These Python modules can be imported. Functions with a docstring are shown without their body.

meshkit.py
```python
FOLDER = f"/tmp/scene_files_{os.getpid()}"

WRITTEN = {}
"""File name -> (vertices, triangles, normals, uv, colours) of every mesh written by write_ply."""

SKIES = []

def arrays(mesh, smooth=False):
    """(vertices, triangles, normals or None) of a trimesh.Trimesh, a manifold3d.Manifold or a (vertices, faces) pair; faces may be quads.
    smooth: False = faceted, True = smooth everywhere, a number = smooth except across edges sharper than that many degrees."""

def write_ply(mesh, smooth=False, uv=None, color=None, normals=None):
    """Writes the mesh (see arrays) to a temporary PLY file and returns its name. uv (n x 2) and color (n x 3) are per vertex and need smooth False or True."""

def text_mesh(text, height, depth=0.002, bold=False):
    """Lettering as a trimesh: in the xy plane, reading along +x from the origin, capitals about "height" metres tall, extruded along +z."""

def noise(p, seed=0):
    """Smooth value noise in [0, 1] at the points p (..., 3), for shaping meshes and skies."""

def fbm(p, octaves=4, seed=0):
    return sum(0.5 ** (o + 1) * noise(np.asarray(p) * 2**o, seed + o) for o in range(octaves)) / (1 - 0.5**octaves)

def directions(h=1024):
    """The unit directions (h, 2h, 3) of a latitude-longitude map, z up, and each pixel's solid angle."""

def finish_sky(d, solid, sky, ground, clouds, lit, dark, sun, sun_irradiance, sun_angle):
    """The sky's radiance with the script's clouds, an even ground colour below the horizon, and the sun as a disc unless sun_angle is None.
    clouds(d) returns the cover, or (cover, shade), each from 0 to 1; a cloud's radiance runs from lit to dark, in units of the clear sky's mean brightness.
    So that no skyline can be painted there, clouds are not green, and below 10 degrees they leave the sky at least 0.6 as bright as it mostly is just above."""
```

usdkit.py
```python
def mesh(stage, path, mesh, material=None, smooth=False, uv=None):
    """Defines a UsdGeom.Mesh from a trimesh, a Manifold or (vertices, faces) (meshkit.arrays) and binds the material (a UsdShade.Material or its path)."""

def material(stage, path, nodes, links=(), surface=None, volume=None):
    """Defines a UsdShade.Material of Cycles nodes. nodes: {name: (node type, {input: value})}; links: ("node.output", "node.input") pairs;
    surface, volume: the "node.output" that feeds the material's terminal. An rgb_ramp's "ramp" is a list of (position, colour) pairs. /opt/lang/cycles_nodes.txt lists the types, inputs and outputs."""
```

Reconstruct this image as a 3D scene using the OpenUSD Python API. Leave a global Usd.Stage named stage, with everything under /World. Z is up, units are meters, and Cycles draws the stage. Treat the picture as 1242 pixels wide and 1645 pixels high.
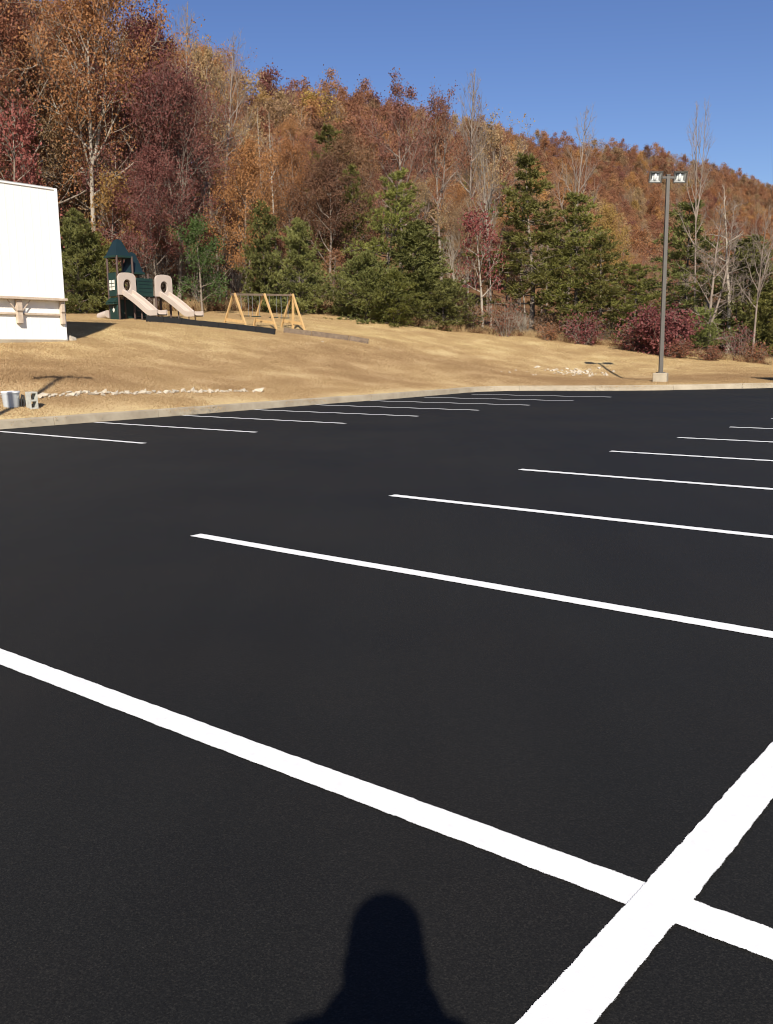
import math, random
import numpy as np
import trimesh, usdkit, meshkit
from scipy.spatial import Delaunay, cKDTree
from scipy.interpolate import RBFInterpolator
from shapely.geometry import Polygon, Point, LineString
from shapely import contains_xy
from pxr import Usd, UsdGeom, UsdLux, UsdShade, Gf, Sdf, Vt

stage = Usd.Stage.CreateInMemory()
UsdGeom.Xform.Define(stage, '/World')
UsdGeom.Scope.Define(stage, '/World/Looks')

# ------------------------------------------------------------------ camera, sky, sun, exposure
F, PITCH, ROLL, CAMH = 1473.54, 0.17009, -0.01234, 1.52535      # focal length in photo pixels (1242 x 1645), tilt, roll, height
PW, PH = 1242.0, 1645.0
SUN_EL, SUN_AZ = math.radians(34.0), math.radians(180.0)         # azimuth of the direction towards the sun, atan2(x, y)
SKY_STRENGTH, SUN_INTENSITY, EXPOSURE = 0.066, 1.2, 0.65

fw = np.array([0, math.cos(PITCH), -math.sin(PITCH)]); r0 = np.array([1.0, 0, 0]); u0 = np.cross(r0, fw)
RIGHT = math.cos(ROLL) * r0 + math.sin(ROLL) * u0
UP = -math.sin(ROLL) * r0 + math.cos(ROLL) * u0
CAM = np.array([0, 0, CAMH])
cam = UsdGeom.Camera.Define(stage, '/World/camera')
m = Gf.Matrix4d(1)
m.SetRow(0, Gf.Vec4d(*RIGHT, 0)); m.SetRow(1, Gf.Vec4d(*UP, 0)); m.SetRow(2, Gf.Vec4d(*(-fw), 0)); m.SetRow(3, Gf.Vec4d(*CAM, 1))
cam.AddTransformOp().Set(m)
cam.CreateHorizontalApertureAttr(36.0); cam.CreateVerticalApertureAttr(36.0 * PH / PW)
cam.CreateFocalLengthAttr(36.0 * F / PW)
cam.CreateClippingRangeAttr(Gf.Vec2f(0.05, 5000))
cam.CreateExposureAttr(EXPOSURE)

sun_dir = np.array([math.sin(SUN_AZ) * math.cos(SUN_EL), math.cos(SUN_AZ) * math.cos(SUN_EL), math.sin(SUN_EL)])
sky_mat = usdkit.material(stage, '/World/Looks/sky', {
    's': ('sky_texture', {'sky_type': 'single_scattering', 'sun_disc': False, 'sun_elevation': SUN_EL, 'sun_rotation': SUN_AZ,
                          'altitude': 300.0, 'air_density': 1.0, 'aerosol_density': 0.15, 'ozone_density': 3.0}),
    'h': ('hsv', {'saturation': 1.15, 'hue': 0.517}), 'b': ('background_shader', {'strength': SKY_STRENGTH})}, [('s.color', 'h.color'), ('h.color', 'b.color')], surface='b.background')
sky = UsdLux.DomeLight.Define(stage, '/World/sky')
UsdShade.MaterialBindingAPI.Apply(sky.GetPrim()).Bind(sky_mat)
sky.GetPrim().SetCustomDataByKey('kind', 'structure')
sun = UsdLux.DistantLight.Define(stage, '/World/sun')
sun.CreateNormalizeAttr(True); sun.CreateIntensityAttr(SUN_INTENSITY); sun.CreateAngleAttr(0.53); sun.CreateColorAttr(Gf.Vec3f(1.0, 0.93, 0.82))
zax = sun_dir; xax = np.cross([0, 0, 1.0], zax); xax /= np.linalg.norm(xax); yax = np.cross(zax, xax)
m = Gf.Matrix4d(1)
for i, a in enumerate((xax, yax, zax)): m.SetRow(i, Gf.Vec4d(*a, 0))
sun.AddTransformOp().Set(m)

# ------------------------------------------------------------------ helpers
def ray(px, py):
    d = fw + (px - PW / 2) / F * RIGHT - (py - PH / 2) / F * UP
    return d
def at_dist(px, py, D):
    """The point seen at the pixel of the photograph, D metres ahead."""
    d = ray(px, py); return CAM + d * (D / d[1])
def on_flat(px, py, z=0.0):
    d = ray(px, py); return CAM + d * ((z - CAMH) / d[2])

_used = {}
def numbered(name, parent='/World'):
    k = (parent, name); n = _used.get(k, 0); _used[k] = n + 1
    return f'{parent}/{name}' if n == 0 else f'{parent}/{name}_{n:03d}'
def tag(p, label=None, cat=None, group=None, kind=None):
    p = p.GetPrim() if hasattr(p, 'GetPrim') else p
    for k, v in (('label', label), ('category', cat), ('group', group), ('kind', kind)):
        if v: p.SetCustomDataByKey(k, v)
    return p
def obj(name, mesh, mat, parent=None, smooth=False):
    base = '/World' if parent is None else str(parent.GetPath())
    return usdkit.mesh(stage, numbered(name, base), mesh, mat, smooth).GetPrim()
def thing(name, label=None, cat=None, loc=(0, 0, 0), rz=0.0, group=None, scale=None, kind=None):
    x = UsdGeom.Xform.Define(stage, numbered(name))
    x.AddTranslateOp().Set(Gf.Vec3d(*map(float, loc)))
    if rz: x.AddRotateZOp().Set(math.degrees(rz))
    if scale is not None: x.AddScaleOp().Set(Gf.Vec3f(*([scale] * 3 if np.ndim(scale) == 0 else scale)))
    return tag(x, label, cat, group, kind)
def copy_of(root, label=None, group=None, loc=(0, 0, 0), rz=0.0, scale=None, name=None):
    was = root.GetCustomData()
    r = thing(name or root.GetName().rstrip('0123456789').rstrip('_'), label or was.get('label'), was.get('category'), loc, rz, group or was.get('group'), scale)
    r.GetReferences().AddInternalReference(root.GetPath()); r.SetInstanceable(True)
    return r

class MB:
    def __init__(self): self.v, self.f, self.n = [], [], 0
    def add(self, v, f):
        v = np.asarray(v, float); f = np.asarray(f, int)
        if f.shape[1] == 4: f = np.vstack([f[:, [0, 1, 2]], f[:, [0, 2, 3]]])
        self.v.append(v); self.f.append(f + self.n); self.n += len(v); return self
    def tm(self, m): return self.add(m.vertices, m.faces)
    def bar(self, a, b, w, h, up=(0, 0, 1)):
        """A square bar from a to b, w wide, h high."""
        a, b = np.asarray(a, float), np.asarray(b, float); t = b - a; t /= np.linalg.norm(t)
        s = np.cross(t, up); s = s if np.linalg.norm(s) > 1e-6 else np.cross(t, [1.0, 0, 0]); s /= np.linalg.norm(s); q = np.cross(s, t)
        v = [p + s * x * w / 2 + q * y * h / 2 for p in (a, b) for x, y in ((-1, -1), (1, -1), (1, 1), (-1, 1))]
        return self.add(v, [(3, 2, 1, 0), (4, 5, 6, 7), (0, 1, 5, 4), (1, 2, 6, 5), (2, 3, 7, 6), (3, 0, 4, 7)])
    def box(self, c, size, ax=((1, 0, 0), (0, 1, 0), (0, 0, 1)), bevel=0.0):
        c = np.asarray(c, float); ax = np.asarray(ax, float); hx, hy, hz = np.asarray(size, float) / 2
        if bevel:
            import itertools
            pts = []
            for sx, sy, sz in itertools.product((-1, 1), repeat=3):
                for k in range(3):
                    p = np.array([hx - bevel, hy - bevel, hz - bevel]); p[k] += bevel; pts.append(p * (sx, sy, sz))
            hull = trimesh.convex.convex_hull(np.array(pts)); return self.add(hull.vertices @ ax + c, hull.faces)
        v = np.array([(x * hx, y * hy, z * hz) for z in (-1, 1) for x, y in ((-1, -1), (1, -1), (1, 1), (-1, 1))]) @ ax + c
        return self.add(v, [(3, 2, 1, 0), (4, 5, 6, 7), (0, 1, 5, 4), (1, 2, 6, 5), (2, 3, 7, 6), (3, 0, 4, 7)])
    def tube(self, pts, rad, sides=6, cap=True):
        p = np.asarray(pts, float); n = len(p); rad = np.broadcast_to(rad, (n,))
        t = np.gradient(p, axis=0); t /= np.linalg.norm(t, axis=1, keepdims=True) + 1e-12
        ref = np.array([0, 0, 1.0]) if abs(t[:, 2]).mean() < 0.8 else np.array([1.0, 0, 0])
        a = np.cross(t, ref); a /= np.linalg.norm(a, axis=1, keepdims=True) + 1e-12; b = np.cross(t, a)
        g = np.arange(sides) * 2 * np.pi / sides
        v = p[:, None] + rad[:, None, None] * (np.cos(g)[None, :, None] * a[:, None] + np.sin(g)[None, :, None] * b[:, None])
        i, j = np.meshgrid(np.arange(n - 1), np.arange(sides), indexing='ij')
        q = np.stack([i * sides + j, i * sides + (j + 1) % sides, (i + 1) * sides + (j + 1) % sides, (i + 1) * sides + j], -1).reshape(-1, 4)
        f = np.vstack([q[:, [0, 2, 1]], q[:, [0, 3, 2]]])
        v = v.reshape(-1, 3)
        if cap:
            f = np.vstack([f, [(0, k, k + 1) for k in range(1, sides - 1)], [((n - 1) * sides, (n - 1) * sides + k + 1, (n - 1) * sides + k) for k in range(1, sides - 1)]])
        return self.add(v, f)
    def lathe(self, prof, c=(0, 0, 0), sides=24):
        g = np.arange(sides) * 2 * np.pi / sides; prof = np.asarray(prof, float); n = len(prof)
        v = np.array([[r * math.cos(a), r * math.sin(a), z] for r, z in prof for a in g]) + np.asarray(c, float)
        i, j = np.meshgrid(np.arange(n - 1), np.arange(sides), indexing='ij')
        q = np.stack([i * sides + j, i * sides + (j + 1) % sides, (i + 1) * sides + (j + 1) % sides, (i + 1) * sides + j], -1).reshape(-1, 4)
        return self.add(v, q)
    def mesh(self): return np.vstack(self.v), np.vstack(self.f)

# ------------------------------------------------------------------ materials
def L(name): return '/World/Looks/' + name
def principled(name, col, rough=0.6, var=0.12, scale=6.0, bump=0.0, bscale=60.0, metallic=0.0, spec=0.5, detail=5.0, col2=None):
    """Colour broken up by noise in object space, with fine relief."""
    c = np.array(col); c2 = np.array(col2) if col2 is not None else c * (1 + var); c1 = c if col2 is not None else c * (1 - var)
    nodes = {'g': ('texture_coordinate', {}), 'n': ('noise_texture', {'scale': scale, 'detail': detail, 'roughness': 0.65}),
             'r': ('rgb_ramp', {'ramp': [(0.3, c1), (0.7, c2)]}), 'p': ('principled_bsdf', {'roughness': rough, 'metallic': metallic, 'specular_ior_level': spec})}
    links = [('g.object', 'n.vector'), ('n.fac', 'r.fac'), ('r.color', 'p.base_color')]
    if bump:
        nodes['bn'] = ('noise_texture', {'scale': bscale, 'detail': 4.0, 'roughness': 0.6}); nodes['b'] = ('bump', {'strength': bump, 'distance': 0.02})
        links += [('g.object', 'bn.vector'), ('bn.fac', 'b.height'), ('b.normal', 'p.normal')]
    return usdkit.material(stage, L(name), nodes, links, surface='p.BSDF')

M = {}
M['asphalt'] = usdkit.material(stage, L('asphalt'), {
    'g': ('geometry', {}),
    'big': ('noise_texture', {'scale': 0.22, 'detail': 5.0, 'roughness': 0.6}),
    'fine': ('noise_texture', {'scale': 130.0, 'detail': 3.0, 'roughness': 0.7}),
    'vor': ('voronoi_texture', {'scale': 150.0}),
    'cr': ('rgb_ramp', {'ramp': [(0.3, (0.0080, 0.0080, 0.0076)), (0.7, (0.0118, 0.0118, 0.0112))]}),
    'fr': ('rgb_ramp', {'ramp': [(0.3, (0.55, 0.55, 0.55)), (0.75, (1.6, 1.58, 1.55))]}),
    'mx': ('mix', {'mix_type': 'multiply', 'fac': 1.0}),
    'cell': ('voronoi_texture', {'scale': 240.0}), 'csep': ('separate_color', {}), 'cellr': ('rgb_ramp', {'ramp': [(0.0, (0.62, 0.62, 0.63)), (0.7, (1.05, 1.03, 1.02)), (1.0, (1.9, 1.8, 1.72))]}), 'mxc': ('mix', {'mix_type': 'multiply', 'fac': 1.0}),
    'tint': ('noise_texture', {'scale': 0.6, 'detail': 4.0}), 'tintr': ('rgb_ramp', {'ramp': [(0.35, (0.93, 0.97, 0.97)), (0.65, (1.09, 1.04, 0.98))]}), 'smap': ('mapping', {'rotation': (0, 0, 0.6785), 'scale': (1.6, 0.12, 1.0)}), 'stn': ('noise_texture', {'scale': 1.5, 'detail': 4.0}), 'stc': ('rgb_ramp', {'ramp': [(0.35, (0.94, 0.94, 0.94)), (0.65, (1.06, 1.06, 1.06))]}), 'mxs': ('mix', {'mix_type': 'multiply', 'fac': 1.0}), 'mxt': ('mix', {'mix_type': 'multiply', 'fac': 1.0}),
    'spk': ('voronoi_texture', {'scale': 42.0}),
    'spr': ('rgb_ramp', {'ramp': [(0.0, (1, 1, 1)), (0.035, (1, 1, 1)), (0.05, (0, 0, 0))]}),
    'spn': ('noise_texture', {'scale': 9.0, 'detail': 1.0}),
    'spm': ('math', {'math_type': 'greater_than', 'value2': 0.66}),
    'spx': ('math', {'math_type': 'multiply'}),
    'mx2': ('mix', {'mix_type': 'mix', 'color2': (0.13, 0.125, 0.12)}),
    'rr': ('map_range', {'value': 0.5, 'from_min': 0.3, 'from_max': 0.7, 'to_min': 0.72, 'to_max': 0.9}),
    'b': ('bump', {'strength': 0.22, 'distance': 0.005}),
    'p': ('principled_bsdf', {'roughness': 0.85, 'specular_ior_level': 0.22})},
    [('g.position', 'big.vector'), ('g.position', 'fine.vector'), ('g.position', 'vor.vector'), ('g.position', 'spk.vector'), ('g.position', 'spn.vector'),
     ('big.fac', 'cr.fac'), ('fine.fac', 'fr.fac'), ('cr.color', 'mx.color1'), ('fr.color', 'mx.color2'),
     ('g.position', 'cell.vector'), ('cell.color', 'csep.color'), ('csep.r', 'cellr.fac'), ('mx.color', 'mxc.color1'), ('cellr.color', 'mxc.color2'), ('g.position', 'tint.vector'), ('tint.fac', 'tintr.fac'), ('mxc.color', 'mxt.color1'), ('tintr.color', 'mxt.color2'), ('spk.distance', 'spr.fac'), ('spn.fac', 'spm.value1'), ('spr.color', 'spx.value1'), ('spm.value', 'spx.value2'),
     ('g.position', 'smap.vector'), ('smap.vector', 'stn.vector'), ('stn.fac', 'stc.fac'), ('mxt.color', 'mxs.color1'), ('stc.color', 'mxs.color2'), ('mxs.color', 'mx2.color1'), ('spx.value', 'mx2.fac'), ('mx2.color', 'p.base_color'), ('big.fac', 'rr.value'), ('rr.result', 'p.roughness'),
     ('vor.distance', 'b.height'), ('b.normal', 'p.normal')], surface='p.BSDF')
M['line_paint'] = usdkit.material(stage, L('line_paint'), {
    'g': ('geometry', {}), 'a': ('attribute', {'attribute': 'edge'}),
    'n': ('noise_texture', {'scale': 260.0, 'detail': 2.0}), 'n2': ('noise_texture', {'scale': 30.0, 'detail': 4.0}),
    'am': ('map_range', {'from_min': 0.0, 'from_max': 1.0, 'to_min': -0.12, 'to_max': 1.25, 'clamp': False}),
    'gt': ('math', {'math_type': 'less_than'}),
    'r': ('rgb_ramp', {'ramp': [(0.25, (0.72, 0.72, 0.70)), (0.7, (0.82, 0.82, 0.80))]}),
    'v': ('voronoi_texture', {'scale': 190.0}), 'b': ('bump', {'strength': 0.07, 'distance': 0.003}),
    'p': ('principled_bsdf', {'roughness': 0.6}), 't': ('transparent_bsdf', {}), 'm': ('mix_closure', {})},
    [('g.position', 'n.vector'), ('g.position', 'n2.vector'), ('g.position', 'v.vector'), ('a.fac', 'am.value'), ('n.fac', 'gt.value1'), ('am.result', 'gt.value2'),
     ('n2.fac', 'r.fac'), ('r.color', 'p.base_color'), ('v.distance', 'b.height'), ('b.normal', 'p.normal'),
     ('gt.value', 'm.fac'), ('t.BSDF', 'm.closure1'), ('p.BSDF', 'm.closure2')], surface='m.closure')

def lawn_nodes():
    """Dormant grass: browner in the band behind the kerb, yellower up the slope, broken up by noise."""
    T0 = lambda t: (0.5 + t,) * 3
    nodes = {'g': ('geometry', {}), 'n1': ('noise_texture', {'scale': 0.2, 'detail': 4.0, 'roughness': 0.6}), 'n2': ('noise_texture', {'scale': 3.0, 'detail': 5.0, 'roughness': 0.65}),
             'n3': ('noise_texture', {'scale': 18.0, 'detail': 4.0, 'roughness': 0.75}),
             'dv': ('vector_math', {'math_type': 'dot_product', 'vector2': (math.cos(0.67854), -math.sin(0.67854), 0.0)}), 'ka': ('math', {'math_type': 'multiply_add', 'value2': -1.0, 'value3': -19.4}),
             'sp': ('separate_xyz', {}), 'kb': ('math', {'math_type': 'subtract', 'value2': 36.9}), 'km': ('math', {'math_type': 'maximum'}),
             'kn': ('math', {'math_type': 'multiply_add', 'value2': 6.0}), 'kr': ('map_range', {'from_min': 3.0, 'from_max': 27.0, 'to_min': 0.0, 'to_max': 1.0, 'clamp': True}),
             'tr': ('rgb_ramp', {'ramp': [(0.0, T0(0.08)), (0.05, T0(0.0)), (0.16, T0(-0.07)), (0.27, T0(-0.06)), (0.40, T0(0.05)), (0.5, T0(0.10)), (1.0, T0(0.07))]}), 'tb': ('math', {'math_type': 'subtract', 'value2': 0.5}),
             'a1': ('math', {'math_type': 'multiply_add', 'value2': 0.38}), 'a2': ('math', {'math_type': 'multiply', 'value2': 0.16}), 'at': ('math', {'math_type': 'add'}), 'a3': ('math', {'math_type': 'add', 'value2': 0.0}), 'a4': ('math', {'math_type': 'add', 'value2': 0.21}),
             'r': ('rgb_ramp', {'ramp': [(0.25, (0.34, 0.225, 0.118)), (0.42, (0.44, 0.31, 0.163)), (0.57, (0.56, 0.435, 0.228)), (0.72, (0.65, 0.55, 0.29))]}),
             'f': ('rgb_ramp', {'ramp': [(0.25, (0.76, 0.74, 0.71)), (0.75, (1.17, 1.17, 1.17))]}), 'mx': ('mix', {'mix_type': 'multiply', 'fac': 1.0})}
    links = [('g.position', 'n1.vector'), ('g.position', 'n2.vector'), ('g.position', 'n3.vector'), ('n2.fac', 'a2.value1'), ('n1.fac', 'a1.value1'), ('a2.value', 'a1.value3'),
             ('g.position', 'dv.vector1'), ('dv.value', 'ka.value1'), ('g.position', 'sp.vector'), ('sp.y', 'kb.value1'), ('ka.value', 'km.value1'), ('kb.value', 'km.value2'), ('n2.fac', 'kn.value1'), ('km.value', 'kn.value3'),
             ('kn.value', 'kr.value'), ('kr.result', 'tr.fac'), ('tr.color', 'tb.value1'), ('tb.value', 'at.value1'), ('a1.value', 'at.value2'), ('at.value', 'a3.value1'),
             ('a3.value', 'a4.value1'), ('a4.value', 'r.fac'), ('n3.fac', 'f.fac'), ('r.color', 'mx.color1'), ('f.color', 'mx.color2')]
    return nodes, links
nd, lk = lawn_nodes()
nd.update({'mask': ('attribute', {'attribute': 'forest'}), 'fl': ('noise_texture', {'scale': 5.0, 'detail': 6.0, 'roughness': 0.75}),
           'fr': ('rgb_ramp', {'ramp': [(0.3, (0.07, 0.04, 0.022)), (0.5, (0.16, 0.085, 0.04)), (0.7, (0.27, 0.155, 0.075))]}), 'fm': ('mix', {}),
           'b': ('bump', {'strength': 0.3, 'distance': 0.02}), 'p': ('principled_bsdf', {'roughness': 0.95, 'specular_ior_level': 0.1})})
lk += [('g.position', 'fl.vector'), ('fl.fac', 'fr.fac'), ('mask.fac', 'fm.fac'), ('mx.color', 'fm.color1'), ('fr.color', 'fm.color2'), ('fm.color', 'p.base_color'),
       ('n3.fac', 'b.height'), ('b.normal', 'p.normal')]
M['lawn'] = usdkit.material(stage, L('lawn'), nd, lk, surface='p.BSDF')
nd, lk = lawn_nodes()
nd.update({'ri': ('map_range', {'from_min': 0.0, 'from_max': 1.0, 'to_min': -0.12, 'to_max': 0.2}), 'p': ('principled_bsdf', {'roughness': 0.8, 'specular_ior_level': 0.2}),
           't': ('translucent_bsdf', {}), 'm': ('mix_closure', {'fac': 0.25})})
lk += [('g.random_per_island', 'ri.value'), ('ri.result', 'a3.value2'), ('mx.color', 'p.base_color'), ('mx.color', 't.color'), ('p.BSDF', 'm.closure1'), ('t.BSDF', 'm.closure2')]
M['dry_blades'] = usdkit.material(stage, L('dry_blades'), nd, lk, surface='m.closure')

def leaf_material(name, cols, trans=0.3, rough=0.6):
    k = np.linspace(0.0, 1.0, len(cols))
    return usdkit.material(stage, L(name), {
        'g': ('geometry', {}), 'o': ('object_info', {}), 'r': ('rgb_ramp', {'ramp': list(zip(k, cols))}),
        'n': ('noise_texture', {'scale': 0.55, 'detail': 3.0}), 'tc': ('texture_coordinate', {}),
        'a': ('math', {'math_type': 'multiply_add', 'value2': 0.55}), 'a2': ('map_range', {'from_min': 0.3, 'from_max': 0.7, 'to_min': 0.0, 'to_max': 0.45}),
        'h': ('hsv', {}), 'hv': ('map_range', {'to_min': 0.78, 'to_max': 1.22}), 'hh': ('map_range', {'to_min': 0.488, 'to_max': 0.512}),
        'p': ('principled_bsdf', {'roughness': rough, 'specular_ior_level': 0.25}), 't': ('translucent_bsdf', {}), 'm': ('mix_closure', {'fac': trans})},
        [('tc.object', 'n.vector'), ('n.fac', 'a2.value'), ('g.random_per_island', 'a.value1'), ('a2.result', 'a.value3'), ('a.value', 'r.fac'), ('r.color', 'h.color'), ('o.random', 'hv.value'), ('o.random', 'hh.value'), ('hv.result', 'h.value'), ('hh.result', 'h.hue'),
         ('h.color', 'p.base_color'), ('h.color', 't.color'), ('p.BSDF', 'm.closure1'), ('t.BSDF', 'm.closure2')], surface='m.closure')
LEAF = {
    'rust': leaf_material('rust_leaves', [(0.19, 0.084, 0.043), (0.315, 0.148, 0.076), (0.425, 0.218, 0.115), (0.52, 0.3, 0.175)]),
    'maroon': leaf_material('maroon_leaves', [(0.125, 0.048, 0.038), (0.21, 0.084, 0.064), (0.3, 0.132, 0.098), (0.4, 0.205, 0.15)]),
    'tan': leaf_material('tan_leaves', [(0.23, 0.145, 0.075), (0.345, 0.22, 0.115), (0.44, 0.295, 0.16), (0.54, 0.38, 0.22)]),
    'brown': leaf_material('brown_leaves', [(0.11, 0.058, 0.032), (0.185, 0.097, 0.052), (0.265, 0.143, 0.078), (0.35, 0.2, 0.115)]),
    'orange': leaf_material('orange_leaves', [(0.25, 0.112, 0.043), (0.38, 0.186, 0.073), (0.48, 0.258, 0.108), (0.56, 0.335, 0.155)]),
    'red': leaf_material('red_leaves', [(0.19, 0.055, 0.044), (0.28, 0.092, 0.074), (0.37, 0.14, 0.11), (0.45, 0.21, 0.165)]),
    'crimson': leaf_material('crimson_leaves', [(0.13, 0.038, 0.038), (0.21, 0.07, 0.065), (0.31, 0.125, 0.112), (0.42, 0.22, 0.19)]),
    'yellow': leaf_material('yellow_leaves', [(0.25, 0.15, 0.045), (0.35, 0.22, 0.065), (0.44, 0.3, 0.095), (0.53, 0.4, 0.155)]),
    'green': leaf_material('green_leaves', [(0.045, 0.08, 0.022), (0.085, 0.135, 0.036), (0.13, 0.19, 0.055), (0.19, 0.255, 0.085)]),
    'pine': leaf_material('pine_needles', [(0.145, 0.145, 0.042), (0.27, 0.262, 0.072), (0.38, 0.36, 0.11), (0.48, 0.45, 0.17)], 0.3),
    'cedar': leaf_material('cedar_sprays', [(0.135, 0.143, 0.046), (0.235, 0.24, 0.074), (0.325, 0.318, 0.112), (0.41, 0.39, 0.16)], 0.2),
    'brush': leaf_material('brush_leaves', [(0.14, 0.07, 0.03), (0.22, 0.125, 0.06), (0.31, 0.19, 0.10), (0.4, 0.27, 0.15)]),
}
M['bark'] = principled('grey_brown_bark', (0.13, 0.10, 0.075), 0.9, col2=(0.25, 0.205, 0.16), scale=3.0, bump=0.5, bscale=20)
M['pale_bark'] = principled('pale_bark', (0.20, 0.165, 0.125), 0.9, col2=(0.36, 0.31, 0.245), scale=2.5, bump=0.4, bscale=20)
M['dark_bark'] = principled('dark_bark', (0.06, 0.048, 0.04), 0.9, col2=(0.13, 0.10, 0.08), scale=3.0, bump=0.5, bscale=20)
M['twig'] = principled('grey_twigs', (0.15, 0.115, 0.09), 0.9, col2=(0.27, 0.215, 0.17), scale=1.2)
M['pale_twig'] = principled('pale_twigs', (0.25, 0.21, 0.16), 0.9, col2=(0.38, 0.325, 0.255), scale=1.2)
M['concrete'] = principled('kerb_concrete', (0.27, 0.22, 0.155), 0.9, col2=(0.41, 0.35, 0.255), scale=1.7, bump=0.35, bscale=90, detail=9)
M['white_wall'] = principled('white_painted_metal', (0.83, 0.805, 0.735), 0.5, var=0.015, scale=0.8)
M['white_trim'] = principled('white_trim', (0.78, 0.775, 0.75), 0.4, var=0.03, scale=2)
M['raw_wood'] = principled('weathered_lumber', (0.40, 0.31, 0.23), 0.85, col2=(0.55, 0.45, 0.35), scale=5, bump=0.3, bscale=40)
M['yellow_wood'] = principled('yellow_pine_lumber', (0.42, 0.255, 0.10), 0.8, col2=(0.55, 0.36, 0.155), scale=4, bump=0.2, bscale=40)
M['brown_wood'] = principled('brown_timber', (0.10, 0.07, 0.048), 0.9, col2=(0.19, 0.14, 0.095), scale=5, bump=0.4, bscale=40)
M['bronze'] = principled('bronze_painted_steel', (0.085, 0.075, 0.062), 0.5, var=0.12, scale=2.5)
M['grey_metal'] = principled('grey_metal', (0.28, 0.27, 0.25), 0.45, var=0.12, scale=4)
M['reflector'] = usdkit.material(stage, L('reflector'), {'p': ('principled_bsdf', {'base_color': (0.42, 0.42, 0.41), 'metallic': 0.7, 'roughness': 0.45})}, [], surface='p.BSDF')
M['lamp_white'] = principled('lamp_enamel', (0.8, 0.8, 0.78), 0.35, var=0.02)
M['lamp_glass'] = usdkit.material(stage, L('lamp_glass'), {'t': ('transparent_bsdf', {'color': (0.95, 0.96, 0.95)}), 'g': ('glossy_bsdf', {'roughness': 0.05}), 'm': ('mix_closure', {'fac': 0.06})},
    [('t.BSDF', 'm.closure1'), ('g.BSDF', 'm.closure2')], surface='m.closure')
M['green_plastic'] = principled('dark_green_plastic', (0.005, 0.026, 0.020), 0.55, var=0.15, scale=2)
M['teal_plastic'] = principled('teal_roof_plastic', (0.004, 0.017, 0.021), 0.55, var=0.15, scale=2)
M['tan_plastic'] = principled('tan_plastic', (0.45, 0.375, 0.315), 0.5, var=0.06, scale=2)
M['cream_plastic'] = principled('cream_plastic', (0.72, 0.68, 0.56), 0.5, var=0.05, scale=2)
M['brown_post'] = principled('brown_post', (0.075, 0.045, 0.035), 0.5, var=0.15)
M['black_plastic'] = principled('black_border_plastic', (0.005, 0.005, 0.0055), 0.9, var=0.3, scale=3, bump=0.2)
M['stone'] = principled('pale_rubble', (0.37, 0.305, 0.22), 0.9, col2=(0.54, 0.475, 0.375), scale=5, bump=0.5, bscale=25)
M['pail'] = principled('grey_pail', (0.40, 0.42, 0.43), 0.45, var=0.06)
M['pail_lid'] = principled('white_lid', (0.75, 0.76, 0.76), 0.45, var=0.04)
M['block'] = principled('concrete_block', (0.33, 0.33, 0.29), 0.95, col2=(0.48, 0.48, 0.43), scale=8, bump=0.5, bscale=90)
M['rag'] = principled('straw_cloth', (0.45, 0.36, 0.16), 0.9, var=0.15, scale=8)
M['bin_green'] = principled('pale_green_paint', (0.20, 0.34, 0.24), 0.5, var=0.12, scale=2)
M['bin_dark'] = principled('dark_steel', (0.045, 0.042, 0.035), 0.6, var=0.2, scale=4)
M['skin'] = principled('skin', (0.42, 0.26, 0.19), 0.5, var=0.05)
M['cloth'] = principled('dark_cloth', (0.05, 0.055, 0.075), 0.9, var=0.15, bump=0.2)
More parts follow.
